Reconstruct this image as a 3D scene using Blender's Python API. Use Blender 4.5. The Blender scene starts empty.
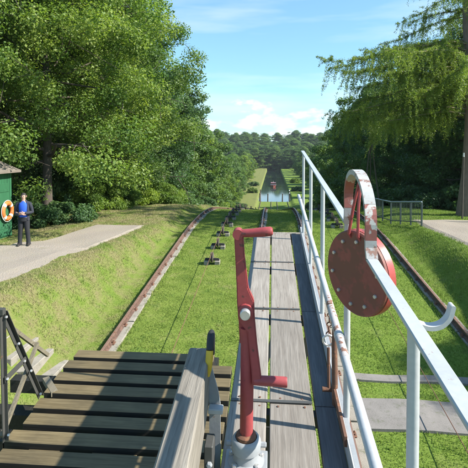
import bpy, bmesh, math, random
import numpy as np
from mathutils import Vector, Matrix, noise as mnoise
R = math.radians
sc = bpy.context.scene
COL = sc.collection
EZ = 6.0                      # eye height; the track runs up at 5.5 degrees under the carriage
TILT = math.atan(0.096)

# ------------------------------------------------------------------ camera
cam = bpy.data.cameras.new('camera'); camo = bpy.data.objects.new('camera', cam)
COL.objects.link(camo); sc.camera = camo
cam.sensor_width = 36; cam.lens = 36.08; cam.clip_start = 0.05; cam.clip_end = 6000
cam.shift_y = -0.153
camo.location = (0, 0, EZ)
camo.rotation_euler = (R(88.5), 0, R(4.75))

# ------------------------------------------------------------------ world, sun, exposure
SUN_EL, SUN_AZ = R(40), R(-8)          # sun to the right (+x), slightly behind
world = bpy.data.worlds.new('World'); sc.world = world; world.use_nodes = True
wn, wl = world.node_tree.nodes, world.node_tree.links
wn.clear()
w_out = wn.new('ShaderNodeOutputWorld'); w_bg = wn.new('ShaderNodeBackground')
sky = wn.new('ShaderNodeTexSky'); sky.sky_type = 'NISHITA'; sky.sun_disc = False
sky.sun_elevation = SUN_EL; sky.sun_rotation = R(90) - SUN_AZ
sky.air_density = 1.0; sky.dust_density = 0.2; sky.ozone_density = 1.6; sky.altitude = 0
w_bg.inputs['Strength'].default_value = 0.11
wl.new(w_bg.outputs[0], w_out.inputs[0])
# clouds: low cumulus banks and thin high wisps
tc = wn.new('ShaderNodeTexCoord')
sep = wn.new('ShaderNodeSeparateXYZ'); wl.new(tc.outputs['Generated'], sep.inputs[0])
mp = wn.new('ShaderNodeMapping'); mp.inputs['Scale'].default_value = (9, 9, 22); wl.new(tc.outputs['Generated'], mp.inputs[0])
cn = wn.new('ShaderNodeTexNoise'); cn.inputs['Scale'].default_value = 1.6; cn.inputs['Detail'].default_value = 7; cn.inputs['Roughness'].default_value = 0.58
wl.new(mp.outputs[0], cn.inputs[0])
def wmath(op, a, b=None, clamp=False):
    m = wn.new('ShaderNodeMath'); m.operation = op; m.use_clamp = clamp
    for i, v in enumerate((a, b)):
        if v is None: continue
        if isinstance(v, (int, float)): m.inputs[i].default_value = v
        else: wl.new(v, m.inputs[i])
    return m.outputs[0]
def wramp(v, stops):
    r = wn.new('ShaderNodeValToRGB'); e = r.color_ramp.elements
    e[0].position, e[0].color = stops[0][0], (stops[0][1],) * 3 + (1,)
    e[1].position, e[1].color = stops[-1][0], (stops[-1][1],) * 3 + (1,)
    for p, c in stops[1:-1]:
        q = e.new(p); q.color = (c,) * 3 + (1,)
    wl.new(v, r.inputs[0]); return r.outputs[0]
band = wramp(sep.outputs[2], [(0.0, 0.8), (0.055, 0.85), (0.085, 0.55), (0.125, 0.0)])
puff = wramp(wmath('ADD', cn.outputs[0], wmath('MULTIPLY', band, 0.30)), [(0.655, 0.0), (0.79, 1.0)])
puff = wmath('MULTIPLY', puff, wramp(band, [(0.0, 0.0), (0.2, 1.0)]))
mp2 = wn.new('ShaderNodeMapping'); mp2.inputs['Scale'].default_value = (2, 3, 16); mp2.inputs['Rotation'].default_value = (0, R(14), 0)
wl.new(tc.outputs['Generated'], mp2.inputs[0])
cn2 = wn.new('ShaderNodeTexNoise'); cn2.inputs['Scale'].default_value = 1.5; cn2.inputs['Detail'].default_value = 6; wl.new(mp2.outputs[0], cn2.inputs[0])
wisp = wmath('MULTIPLY', wramp(cn2.outputs[0], [(0.5, 0.0), (0.78, 1.0)]), 0.38)
cl = wmath('MAXIMUM', wmath('MULTIPLY', puff, 0.85), wisp)
gam = wn.new('ShaderNodeGamma'); gam.inputs[1].default_value = 0.72; wl.new(sky.outputs[0], gam.inputs[0])
tint = wn.new('ShaderNodeMixRGB'); tint.blend_type = 'MULTIPLY'; tint.inputs[0].default_value = 1; wl.new(gam.outputs[0], tint.inputs[1]); tint.inputs[2].default_value = (0.92, 1.37, 1.60, 1)
mixc = wn.new('ShaderNodeMixRGB'); wl.new(cl, mixc.inputs[0]); wl.new(tint.outputs[0], mixc.inputs[1])
mixc.inputs[2].default_value = (5.2, 5.5, 5.7, 1)
wl.new(mixc.outputs[0], w_bg.inputs[0])

sun = bpy.data.lights.new('sun', 'SUN'); suno = bpy.data.objects.new('sun', sun); COL.objects.link(suno)
sun.energy = 5.0; sun.angle = R(0.55); sun.color = (1.0, 0.95, 0.86)
sdir = Vector((math.cos(SUN_EL) * math.cos(SUN_AZ), math.cos(SUN_EL) * math.sin(SUN_AZ), math.sin(SUN_EL)))
suno.rotation_euler = sdir.to_track_quat('Z', 'Y').to_euler(); suno.location = (40, 10, 40)
sc.view_settings.view_transform = 'Standard'; sc.view_settings.look = 'None'
sc.view_settings.gamma = 1; sc.view_settings.use_curve_mapping = False
sc.view_settings.exposure = 1.1
sc.cycles.use_denoising = True
sc.cycles.max_bounces = 6; sc.cycles.transparent_max_bounces = 4
sc.cycles.diffuse_bounces = 3; sc.cycles.glossy_bounces = 2; sc.cycles.transmission_bounces = 3

# ------------------------------------------------------------------ materials
def newmat(name):
    m = bpy.data.materials.new(name); m.use_nodes = True
    nt = m.node_tree; b = nt.nodes['Principled BSDF']
    return m, nt.nodes, nt.links, b
def ramp(n, l, src, stops, interp='LINEAR'):
    r = n.new('ShaderNodeValToRGB'); r.color_ramp.interpolation = interp; e = r.color_ramp.elements
    def c4(c): return (c, c, c, 1) if isinstance(c, (int, float)) else tuple(c) + (1,)
    e[0].position, e[0].color = stops[0][0], c4(stops[0][1])
    e[1].position, e[1].color = stops[-1][0], c4(stops[-1][1])
    for p, c in stops[1:-1]:
        q = e.new(p); q.color = c4(c)
    l.new(src, r.inputs[0]); return r.outputs[0]
def noise(n, l, co, scale, detail=4, rough=0.55, stretch=None, rnd=False):
    v = co
    if stretch or rnd:
        mp = n.new('ShaderNodeMapping'); l.new(co, mp.inputs[0])
        if stretch: mp.inputs['Scale'].default_value = stretch
        if rnd:
            oi = n.new('ShaderNodeObjectInfo'); mu = n.new('ShaderNodeMath'); mu.operation = 'MULTIPLY'; mu.inputs[1].default_value = 37
            l.new(oi.outputs['Random'], mu.inputs[0]); l.new(mu.outputs[0], mp.inputs['Location'])
        v = mp.outputs[0]
    t = n.new('ShaderNodeTexNoise'); t.inputs['Scale'].default_value = scale; t.inputs['Detail'].default_value = detail; t.inputs['Roughness'].default_value = rough
    l.new(v, t.inputs[0]); return t.outputs[0]
def coord(n): return n.new('ShaderNodeTexCoord').outputs['Object']
def mix(n, l, f, a, b, typ='MIX'):
    m = n.new('ShaderNodeMixRGB'); m.blend_type = typ
    for i, v in enumerate((f, a, b)):
        if isinstance(v, (int, float)): m.inputs[i].default_value = v if i == 0 else (v, v, v, 1)
        elif isinstance(v, tuple): m.inputs[i].default_value = v + (1,)
        else: l.new(v, m.inputs[i])
    return m.outputs[0]
def bump(n, l, b, src, strength, dist=0.02):
    bp = n.new('ShaderNodeBump'); bp.inputs['Strength'].default_value = strength; bp.inputs['Distance'].default_value = dist
    l.new(src, bp.inputs['Height']); l.new(bp.outputs[0], b.inputs['Normal'])

M = {}
def paint(name, col, rough=0.45, chip=None, chip_lo=0.62, dirt=0.25, scale=14, metallic=0.0, spec=0.5):
    m, n, l, b = newmat(name); co = coord(n)
    d = noise(n, l, co, 5, 5, 0.6, rnd=True)
    c = mix(n, l, ramp(n, l, d, [(0.35, 0.0), (0.75, dirt)]), tuple(col), tuple(x * 0.45 + 0.02 for x in col))
    fine = noise(n, l, co, 60, 3)
    c = mix(n, l, ramp(n, l, fine, [(0.4, 0.0), (0.8, 0.18)]), c, tuple(min(1, x * 1.35 + 0.03) for x in col))
    if chip:
        k = ramp(n, l, noise(n, l, co, scale, 6, 0.65, rnd=True), [(chip_lo, 0.0), (chip_lo + 0.04, 1.0)])
        c = mix(n, l, k, c, tuple(chip))
    l.new(c, b.inputs['Base Color']); b.inputs['Roughness'].default_value = rough; b.inputs['Metallic'].default_value = metallic
    bump(n, l, b, fine, 0.12, 0.004)
    M[name] = m; return m
def wood(name, lo, mid, hi, rough=0.8, axis=1, bs=0.5, spec=0.4, stain=None):
    m, n, l, b = newmat(name); co = coord(n)
    st = [14, 14, 14]; st[axis] = 0.7
    g = noise(n, l, co, 4, 8, 0.65, stretch=tuple(st), rnd=True)
    st2 = [60, 60, 60]; st2[axis] = 1.6
    g2 = noise(n, l, co, 3, 4, 0.6, stretch=tuple(st2), rnd=True)
    blot = noise(n, l, co, 2.3, 4, 0.6, rnd=True)
    c = ramp(n, l, g, [(0.28, lo), (0.5, mid), (0.72, hi)])
    c = mix(n, l, ramp(n, l, g2, [(0.55, 0.0), (0.72, 0.6)]), c, tuple(x * 0.45 for x in lo))
    c = mix(n, l, ramp(n, l, blot, [(0.4, 0.0), (0.75, 0.45)]), c, tuple(stain) if stain else tuple(x * 0.75 for x in mid))
    oi = n.new('ShaderNodeObjectInfo')
    c = mix(n, l, 1.0, c, ramp(n, l, oi.outputs['Random'], [(0.0, 0.82), (1.0, 1.12)]), 'MULTIPLY')
    l.new(c, b.inputs['Base Color']); b.inputs['Roughness'].default_value = rough
    b.inputs['Specular IOR Level'].default_value = spec
    bump(n, l, b, mix(n, l, 0.5, g, g2), bs, 0.006)
    M[name] = m; return m
wood('grey_wood', (0.18, 0.158, 0.135), (0.255, 0.23, 0.20), (0.33, 0.303, 0.268), spec=0.2, bs=0.7)
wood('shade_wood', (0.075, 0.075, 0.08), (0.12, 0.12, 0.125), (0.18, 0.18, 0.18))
wood('beam_wood', (0.11, 0.098, 0.08), (0.21, 0.188, 0.155), (0.30, 0.27, 0.225), bs=0.9)
wood('tar_wood', (0.10, 0.075, 0.036), (0.15, 0.115, 0.058), (0.20, 0.158, 0.085), rough=0.6, axis=0, stain=(0.03, 0.028, 0.022))
wood('tar_shade', (0.012, 0.011, 0.009), (0.02, 0.018, 0.014), (0.035, 0.032, 0.025), rough=0.7, axis=0)  # near-black copy of the tarred wood, for the shaded side faces
wood('tar_wood_long', (0.012, 0.012, 0.010), (0.022, 0.021, 0.017), (0.04, 0.038, 0.03), rough=0.6)
wood('pale_timber', (0.12, 0.105, 0.07), (0.19, 0.165, 0.115), (0.26, 0.23, 0.165))
wood('bark', (0.05, 0.04, 0.032), (0.10, 0.08, 0.065), (0.17, 0.14, 0.115), rough=0.95, axis=2, bs=1.0)
wood('bark_red', (0.13, 0.09, 0.075), (0.22, 0.165, 0.14), (0.33, 0.26, 0.225), rough=0.95, axis=2, bs=1.0)
wood('green_board', (0.02, 0.09, 0.04), (0.03, 0.135, 0.06), (0.05, 0.18, 0.085), rough=0.6, axis=2, bs=0.3)
wood('roof_felt', (0.10, 0.085, 0.07), (0.16, 0.135, 0.11), (0.22, 0.19, 0.16), rough=0.9)
paint('white_paint', (0.44, 0.455, 0.46), 0.38, chip=(0.30, 0.24, 0.19), chip_lo=0.70, dirt=0.35)
paint('rail_paint', (0.40, 0.42, 0.43), 0.35, chip=(0.25, 0.12, 0.07), chip_lo=0.66, dirt=0.4)
paint('pipe_rust', (0.45, 0.42, 0.40), 0.5, chip=(0.22, 0.11, 0.07), chip_lo=0.54, dirt=0.4, scale=22)
paint('red_paint', (0.33, 0.05, 0.052), 0.5, chip=(0.13, 0.04, 0.035), chip_lo=0.60, dirt=0.6, scale=24)
paint('red_old', (0.23, 0.06, 0.045), 0.6, chip=(0.15, 0.055, 0.038), chip_lo=0.48, dirt=0.6, scale=7)
paint('red_rim', (0.42, 0.07, 0.06), 0.4, chip=(0.2, 0.05, 0.04), chip_lo=0.6, dirt=0.4)
paint('hoop_red', (0.30, 0.10, 0.08), 0.6, chip=(0.48, 0.46, 0.43), chip_lo=0.56, dirt=0.3, scale=18)
paint('hoop_white', (0.42, 0.42, 0.405), 0.6, chip=(0.22, 0.12, 0.09), chip_lo=0.57, dirt=0.6, scale=16)
paint('grey_paint', (0.29, 0.305, 0.315), 0.45, chip=(0.22, 0.12, 0.08), chip_lo=0.67, dirt=0.5)
paint('steel_bolt', (0.55, 0.54, 0.52), 0.35, dirt=0.3, metallic=0.6)
paint('rust', (0.14, 0.065, 0.038), 0.85, chip=(0.21, 0.095, 0.05), chip_lo=0.55, dirt=0.6, scale=25)
paint('rail_steel', (0.10, 0.055, 0.038), 0.75, chip=(0.15, 0.085, 0.06), chip_lo=0.5, dirt=0.6, scale=9)
paint('rail_head', (0.20, 0.12, 0.09), 0.45, chip=(0.17, 0.08, 0.05), chip_lo=0.55, dirt=0.4, scale=9)
paint('black_steel', (0.022, 0.022, 0.024), 0.5, chip=(0.08, 0.05, 0.035), chip_lo=0.64, dirt=0.4)
paint('frame_steel', (0.06, 0.06, 0.055), 0.5, chip=(0.12, 0.075, 0.05), chip_lo=0.62, dirt=0.4)
paint('yellow', (0.62, 0.40, 0.02), 0.5, dirt=0.35)
paint('rubber', (0.015, 0.015, 0.016), 0.6, dirt=0.2)
paint('orange', (0.62, 0.16, 0.03), 0.55, dirt=0.25)
paint('buoy_white', (0.72, 0.72, 0.70), 0.55, dirt=0.2)
paint('fence_green', (0.08, 0.105, 0.10), 0.5, chip=(0.10, 0.09, 0.08), chip_lo=0.62, dirt=0.4)
paint('fence_top', (0.22, 0.28, 0.30), 0.5, dirt=0.3)
paint('fence_dark', (0.05, 0.06, 0.06), 0.5, dirt=0.3)
paint('skin', (0.50, 0.30, 0.22), 0.55, dirt=0.1)
paint('hair', (0.025, 0.02, 0.018), 0.7, dirt=0.1)
paint('jacket', (0.016, 0.019, 0.032), 0.8, dirt=0.3)
paint('trousers', (0.013, 0.014, 0.018), 0.85, dirt=0.3)
paint('shirt', (0.02, 0.10, 0.55), 0.75, dirt=0.2)
paint('shoe', (0.018, 0.016, 0.015), 0.5, dirt=0.2)
paint('boat_red', (0.22, 0.065, 0.05), 0.4, dirt=0.2)
paint('boat_white', (0.72, 0.72, 0.70), 0.4, dirt=0.2)
paint('post_wood', (0.09, 0.075, 0.06), 0.85, dirt=0.5)
paint('glass_dark', (0.03, 0.04, 0.05), 0.1, dirt=0.1)

def concrete(name, col):
    m, n, l, b = newmat(name); co = coord(n)
    a = noise(n, l, co, 3, 8, 0.65); f = noise(n, l, co, 70, 3)
    c = mix(n, l, ramp(n, l, a, [(0.3, 0.0), (0.75, 0.8)]), tuple(col), tuple(x * 0.5 for x in col))
    c = mix(n, l, ramp(n, l, f, [(0.35, 0.0), (0.7, 0.5)]), c, tuple(x * 1.3 for x in col))
    moss = noise(n, l, co, 6, 5, 0.7)
    c = mix(n, l, ramp(n, l, moss, [(0.56, 0.0), (0.70, 0.6)]), c, (0.07, 0.09, 0.03))
    l.new(c, b.inputs['Base Color']); b.inputs['Roughness'].default_value = 0.95
    bump(n, l, b, f, 0.4, 0.01); M[name] = m
concrete('concrete', (0.27, 0.245, 0.205)); concrete('slab_grey', (0.20, 0.185, 0.17))

# lawn: soil and blades share colour logic (dry patches grow on the left bank)
def lawn(name, blades):
    m, n, l, b = newmat(name); co = n.new('ShaderNodeTexCoord').outputs['Object']
    big = noise(n, l, co, 0.35, 4, 0.6); midn = noise(n, l, co, 1.7, 5, 0.65); fin = noise(n, l, co, 16, 4, 0.7)
    g = ramp(n, l, midn, [(0.3, (0.13, 0.195, 0.03)), (0.52, (0.20, 0.265, 0.05)), (0.75, (0.28, 0.32, 0.085))])
    g = mix(n, l, ramp(n, l, big, [(0.35, 0.0), (0.7, 0.5)]), g, (0.13, 0.215, 0.03))
    clov = noise(n, l, co, 3.3, 3, 0.6, stretch=(1, 0.8, 1))
    g = mix(n, l, ramp(n, l, clov, [(0.56, 0.0), (0.68, 0.55)]), g, (0.085, 0.17, 0.03))
    sx = n.new('ShaderNodeSeparateXYZ'); l.new(co, sx.inputs[0])
    mr = n.new('ShaderNodeMapRange'); l.new(sx.outputs[0], mr.inputs[0])
    mr.inputs[1].default_value = -3.4; mr.inputs[2].default_value = -5.2; mr.inputs[3].default_value = 0.0; mr.inputs[4].default_value = 0.235
    ad = n.new('ShaderNodeMath'); ad.operation = 'ADD'; l.new(mr.outputs[0], ad.inputs[0]); l.new(midn, ad.inputs[1])
    ad2 = n.new('ShaderNodeMath'); ad2.operation = 'MULTIPLY_ADD'; ad2.inputs[1].default_value = 0.25; l.new(fin, ad2.inputs[0]); l.new(ad.outputs[0], ad2.inputs[2])
    dry = ramp(n, l, ad2.outputs[0], [(0.70, 0.0), (0.95, 0.9)])
    c = mix(n, l, dry, g, (0.36, 0.30, 0.17) if blades else (0.23, 0.19, 0.10))
    mr2 = n.new('ShaderNodeMapRange'); l.new(sx.outputs[0], mr2.inputs[0])
    mr2.inputs[1].default_value = 0.5; mr2.inputs[2].default_value = 2.0; mr2.inputs[3].default_value = 0.0; mr2.inputs[4].default_value = 0.45
    c = mix(n, l, mr2.outputs[0], c, (0.13, 0.23, 0.03))
    if blades:
        at = n.new('ShaderNodeAttribute'); at.attribute_name = 'rnd'
        c = mix(n, l, 1.0, c, ramp(n, l, at.outputs['Fac'], [(0.0, 0.8), (0.5, 1.1), (1.0, 1.5)]), 'MULTIPLY')
        l.new(c, b.inputs['Base Color']); b.inputs['Roughness'].default_value = 0.7
        tr = n.new('ShaderNodeBsdfTranslucent'); l.new(c, tr.inputs[0])
        ms = n.new('ShaderNodeMixShader'); ms.inputs[0].default_value = 0.42
        l.new(b.outputs[0], ms.inputs[1]); l.new(tr.outputs[0], ms.inputs[2]); l.new(ms.outputs[0], n['Material Output'].inputs[0])
    else:
        c = mix(n, l, ramp(n, l, fin, [(0.3, 0.7), (0.75, 0.15)]), c, (0.08, 0.105, 0.022))
        l.new(c, b.inputs['Base Color']); b.inputs['Roughness'].default_value = 0.95
        b.inputs['Specular IOR Level'].default_value = 0.1
        bump(n, l, b, fin, 0.6, 0.05)
    M[name] = m
lawn('lawn', False); lawn('blade', True)

def gravel():
    m, n, l, b = newmat('gravel'); co = coord(n)
    v = n.new('ShaderNodeTexVoronoi'); v.inputs['Scale'].default_value = 26; l.new(co, v.inputs[0])
    a = noise(n, l, co, 1.2, 5, 0.6); f = noise(n, l, co, 45, 4, 0.7)
    c = ramp(n, l, f, [(0.3, (0.17, 0.138, 0.108)), (0.55, (0.285, 0.238, 0.192)), (0.75, (0.39, 0.335, 0.275))])
    c = mix(n, l, ramp(n, l, v.outputs['Color'], [(0.2, 0.55), (0.8, 0.0)]), c, (0.24, 0.225, 0.20))
    c = mix(n, l, ramp(n, l, a, [(0.45, 0.0), (0.75, 0.4)]), c, (0.27, 0.24, 0.17))
    l.new(c, b.inputs['Base Color']); b.inputs['Roughness'].default_value = 0.95
    bump(n, l, b, v.outputs['Distance'], 0.5, 0.02); M['gravel'] = m
gravel()
def leafmat(name, a, b_, c_, trans=0.35):
    m, n, l, b = newmat(name)
    at = n.new('ShaderNodeAttribute'); at.attribute_name = 'rnd'
    col = ramp(n, l, at.outputs['Fac'], [(0.0, a), (0.5, b_), (1.0, c_)])
    oi = n.new('ShaderNodeObjectInfo')
    col = mix(n, l, 1.0, col, ramp(n, l, oi.outputs['Random'], [(0.0, (0.78, 0.82, 0.9)), (0.5, (1.0, 1.0, 1.0)), (1.0, (1.2, 1.12, 0.95))]), 'MULTIPLY')
    l.new(col, b.inputs['Base Color']); b.inputs['Roughness'].default_value = 0.5
    b.inputs['Specular IOR Level'].default_value = 0.35
    tr = n.new('ShaderNodeBsdfTranslucent'); l.new(mix(n, l, 1.0, col, (1.15, 1.25, 0.5), 'MULTIPLY'), tr.inputs[0])
    ms = n.new('ShaderNodeMixShader'); ms.inputs[0].default_value = trans
    l.new(b.outputs[0], ms.inputs[1]); l.new(tr.outputs[0], ms.inputs[2]); l.new(ms.outputs[0], n['Material Output'].inputs[0])
    M[name] = m
leafmat('leaf_maple', (0.085, 0.16, 0.04), (0.15, 0.235, 0.055), (0.25, 0.32, 0.08), 0.45)
leafmat('leaf_dark', (0.05, 0.105, 0.042), (0.085, 0.165, 0.06), (0.14, 0.22, 0.075), 0.4)
leafmat('leaf_light', (0.09, 0.16, 0.03), (0.15, 0.24, 0.04), (0.22, 0.30, 0.055), 0.45)
leafmat('leaf_larch', (0.10, 0.155, 0.038), (0.165, 0.23, 0.052), (0.27, 0.33, 0.08), 0.48)
leafmat('leaf_far', (0.075, 0.14, 0.045), (0.115, 0.195, 0.06), (0.175, 0.255, 0.075), 0.42)
def water():
    m, n, l, b = newmat('water'); co = coord(n)
    b.inputs['Base Color'].default_value = (0.015, 0.03, 0.025, 1); b.inputs['Roughness'].default_value = 0.05
    bump(n, l, b, noise(n, l, co, 0.9, 3), 0.05, 0.05); M['water'] = m
water()

# ------------------------------------------------------------------ mesh helpers
def tag(o, label=None, cat=None, group=None, kind=None):
    if label: o['label'] = label
    if cat: o['category'] = cat
    if group: o['group'] = group
    if kind: o['kind'] = kind
    return o
def empty(name, loc=(0, 0, 0), rot=(0, 0, 0)):
    o = bpy.data.objects.new(name, None); o.location = loc; o.rotation_euler = rot
    o.empty_display_size = 0.2; COL.objects.link(o); return o
def thing(name, label, cat, loc=(0, 0, 0), rot=(0, 0, 0), group=None):
    return tag(empty(name, loc, rot), label, cat, group)
def copy_tree(o, parent=None):
    c = o.copy(); COL.objects.link(c); c.parent = parent
    for ch in o.children: copy_tree(ch, c)
    return c

class CBase:
    def __init__(s, v): s.v = Vector(v)
def shear(p): return Vector((p[0], p[1] + 0.096 * p[2], p[2]))     # carriage uprights stay plumb on the slope
class MB:
    def __init__(s): s.v = []; s.f = []
    def add(s, v, f):
        k = len(s.v); s.v += [tuple(p) for p in v]; s.f += [tuple(i + k for i in q) for q in f]; return s
    def box(s, a, b, ch=0.0):
        (x0, y0, z0), (x1, y1, z1) = a, b
        if ch <= 0:
            v = [(x, y, z) for z in (z0, z1) for y in (y0, y1) for x in (x0, x1)]
            return s.add(v, [(0, 2, 3, 1), (4, 5, 7, 6), (0, 1, 5, 4), (2, 6, 7, 3), (0, 4, 6, 2), (1, 3, 7, 5)])
        bm = bmesh.new(); bmesh.ops.create_cube(bm, size=1)
        bmesh.ops.scale(bm, vec=(x1 - x0, y1 - y0, z1 - z0), verts=bm.verts)
        bmesh.ops.translate(bm, vec=((x0 + x1) / 2, (y0 + y1) / 2, (z0 + z1) / 2), verts=bm.verts)
        bmesh.ops.bevel(bm, geom=list(bm.edges), offset=ch, segments=1, affect='EDGES')
        bm.verts.index_update()
        s.add([v.co[:] for v in bm.verts], [[v.index for v in f.verts] for f in bm.faces]); bm.free(); return s
    def tube(s, pts, rad, seg=10, caps=True, flat=1.0):
        pts = [Vector(p) for p in pts]; n = len(pts)
        rs = rad if isinstance(rad, (list, tuple)) else [rad] * n
        ref = None; rings = []
        for i, p in enumerate(pts):
            t = (pts[min(i + 1, n - 1)] - pts[max(i - 1, 0)]).normalized()
            if ref is None:
                ref = Vector((0, 0, 1)) if abs(t.z) < 0.9 else Vector((1, 0, 0))
            u = t.cross(ref).normalized(); w = u.cross(t).normalized(); ref = w
            rings.append([p + (u * math.cos(2 * math.pi * k / seg) + w * math.sin(2 * math.pi * k / seg) * flat) * rs[i] for k in range(seg)])
        v = [q for r in rings for q in r]; f = []
        for i in range(n - 1):
            for k in range(seg):
                f.append((i * seg + k, i * seg + (k + 1) % seg, (i + 1) * seg + (k + 1) % seg, (i + 1) * seg + k))
        if caps: f.append(tuple(range(seg))[::-1]); f.append(tuple(range((n - 1) * seg, n * seg)))
        return s.add(v, f)
    def sweep(s, pts, prof, up=(0, 0, 1), closed=False):
        """sweep a 2D profile (side, up) along pts"""
        pts = [Vector(p) for p in pts]; n = len(pts); m = len(prof); v = []
        for i, p in enumerate(pts):
            t = (pts[min(i + 1, n - 1)] - pts[max(i - 1, 0)]).normalized()
            u = t.cross(Vector(up)).normalized(); w = u.cross(t).normalized()
            v += [p + u * a + w * b for a, b in prof]
        f = [(i * m + k, i * m + (k + 1) % m, (i + 1) * m + (k + 1) % m, (i + 1) * m + k) for i in range(n - 1) for k in range(m)]
        f += [tuple(range(m))[::-1], tuple(range((n - 1) * m, n * m))]
        return s.add(v, f)
    def bar(s, a, b, w, h, up=(0, 0, 1)):
        return s.sweep([a, b], [(-w / 2, -h / 2), (w / 2, -h / 2), (w / 2, h / 2), (-w / 2, h / 2)], up)
    def lathe(s, prof, seg=20, origin=(0, 0, 0), axis='z', mat=None):
        v = []; f = []; n = len(prof); o = Vector(origin)
        for r, h in prof:
            for k in range(seg):
                a = 2 * math.pi * k / seg
                p = Vector((r * math.cos(a), r * math.sin(a), h))
                if axis == 'x': p = Vector((p.z, p.x, p.y))
                if axis == 'y': p = Vector((p.x, p.z, p.y))
                if mat: p = mat @ p
                v.append(o + p)
        for i in range(n - 1):
            for k in range(seg):
                f.append((i * seg + k, i * seg + (k + 1) % seg, (i + 1) * seg + (k + 1) % seg, (i + 1) * seg + k))
        f.append(tuple(range(seg))[::-1]); f.append(tuple(range((n - 1) * seg, n * seg)))
        return s.add(v, f)
    def torus(s, c, R_, r, axis='y', seg=32, ring=10, a0=0, a1=2 * math.pi, rfl=1.0):
        full = abs(a1 - a0 - 2 * math.pi) < 1e-6; v = []; f = []; c = Vector(c)
        n = seg if full else seg + 1
        for i in range(n):
            a = a0 + (a1 - a0) * i / seg
            for k in range(ring):
                b = 2 * math.pi * k / ring
                rr = R_ + r * math.cos(b); h = r * rfl * math.sin(b)
                p = {'y': (rr * math.cos(a), h, rr * math.sin(a)), 'x': (h, rr * math.cos(a), rr * math.sin(a)), 'z': (rr * math.cos(a), rr * math.sin(a), h)}[axis]
                v.append(c + Vector(p))
        for i in range(seg):
            j = (i + 1) % n
            for k in range(ring):
                f.append((i * ring + k, j * ring + k, j * ring + (k + 1) % ring, i * ring + (k + 1) % ring))
        if not full: f.append(tuple(range(ring))); f.append(tuple(range(seg * ring, seg * ring + ring))[::-1])
        return s.add(v, f)
    def build(s, name, mat, parent=None, base=(0, 0, 0), smooth=False):
        me = bpy.data.meshes.new(name)
        if isinstance(base, CBase):
            b = shear(base.v); vs = [tuple(shear(p) - b) for p in s.v]
        else:
            b = Vector(base); vs = [tuple(Vector(p) - b) for p in s.v]
        me.from_pydata(vs, [], s.f); me.update()
        bm = bmesh.new(); bm.from_mesh(me); bmesh.ops.recalc_face_normals(bm, faces=bm.faces); bm.to_mesh(me); bm.free()
        me.materials.append(M[mat])
        if smooth:
            for p in me.polygons: p.use_smooth = True
            try: me.set_sharp_from_angle(angle=R(38))
            except Exception: pass
        o = bpy.data.objects.new(name, me); COL.objects.link(o); o.parent = parent; return o

def quick_mesh(name, V, nper, mat, rnd=None):
    """V: (N, nper, 3) array of separate polygons"""
    N = V.shape[0]; me = bpy.data.meshes.new(name)
    me.vertices.add(N * nper); me.vertices.foreach_set('co', V.reshape(-1).astype(np.float32))
    me.loops.add(N * nper); me.loops.foreach_set('vertex_index', np.arange(N * nper, dtype=np.int32))
    me.polygons.add(N); me.polygons.foreach_set('loop_start', np.arange(0, N * nper, nper, dtype=np.int32))
    me.polygons.foreach_set('loop_total', np.full(N, nper, dtype=np.int32))
    me.update(calc_edges=True)
    if rnd is not None:
        a = me.attributes.new('rnd', 'FLOAT', 'FACE'); a.data.foreach_set('value', rnd.astype(np.float32))
    me.materials.append(M[mat]); return me

# ------------------------------------------------------------------ terrain
def sstep(a, b, x):
    t = np.clip((x - a) / (b - a), 0, 1); return t * t * (3 - 2 * t)
def ztrack(y):
    y = np.asarray(y, dtype=float)
    near = 0.4 + 0.096 * y
    t = y - 19
    cur = 0.4 + 0.096 * 19 + 0.096 * t - 0.5 * (0.226 / 12) * t * t
    t31 = 0.4 + 0.096 * 19 + 0.096 * 12 - 0.5 * 0.226 * 12
    far = np.where(y < 148, np.maximum(t31 - 0.13 * (y - 31), -10.25), -10.25 - 0.12 * (y - 148))
    z = np.where(y < 19, near, np.where(y < 31, cur, far))
    return np.clip(z, -12.6, None) * (y > -8) + (y <= -8) * (0.4 - 0.77)
WATER = -10.6
def bankz(y):
    y = np.asarray(y, dtype=float)
    d = np.logaddexp(0, (y - 28) / 2.0) * 2.0
    return np.maximum(2.76 - 0.13 * d, -9.7)
def xl_edge(y): return np.clip(-6.5 + 0.125 * (np.asarray(y) - 11), -6.7, -5.4)
def ground(x, y):
    x = np.asarray(x, dtype=float); y = np.asarray(y, dtype=float)
    t = ztrack(y); b = bankz(y)
    wl_ = sstep(-4.35, xl_edge(y) + 0.25, x); wr_ = sstep(5.1, 6.5, x)
    w = np.maximum(np.where(x < 0, wl_, 0), np.where(x > 0, wr_, 0))
    w = np.where(x < 0, 1 - sstep(0, 1, (x - (xl_edge(y) + 0.25)) / (-4.35 - (xl_edge(y) + 0.25))), wr_)
    z = t * (1 - w) + np.maximum(b, t) * w
    out = np.clip(np.abs(x) - 14, 0, 200)
    z = z + 0.05 * out * sstep(35, 90, y) + 20 * sstep(350, 600, y)
    z = z + w * (0.02 * np.sin(x * 0.9 + 1.3) * np.sin(y * 0.7) + 0.015 * np.sin(x * 2.3 + y * 1.7)) * sstep(0, 1, np.abs(x) - 5)
    z = z + 0.018 * np.sin(x * 3.1 + 0.4 * y) * np.sin(y * 2.3 - 0.7 * x) * (np.abs(x) < 9)
    return z
gx = np.concatenate([np.array([-900, -500, -300, -200, -140, -100, -75, -58, -45, -36, -29, -24, -20, -17.5, -15.5, -14]),
                     np.arange(-13, -3.5, 0.3), np.arange(-3.5, 4.8, 0.6), np.arange(4.8, 9, 0.25), np.arange(9, 15, 0.8),
                     np.array([16, 18, 20, 24, 29, 36, 45, 58, 75, 100, 140, 200, 300, 500, 900])])
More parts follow.
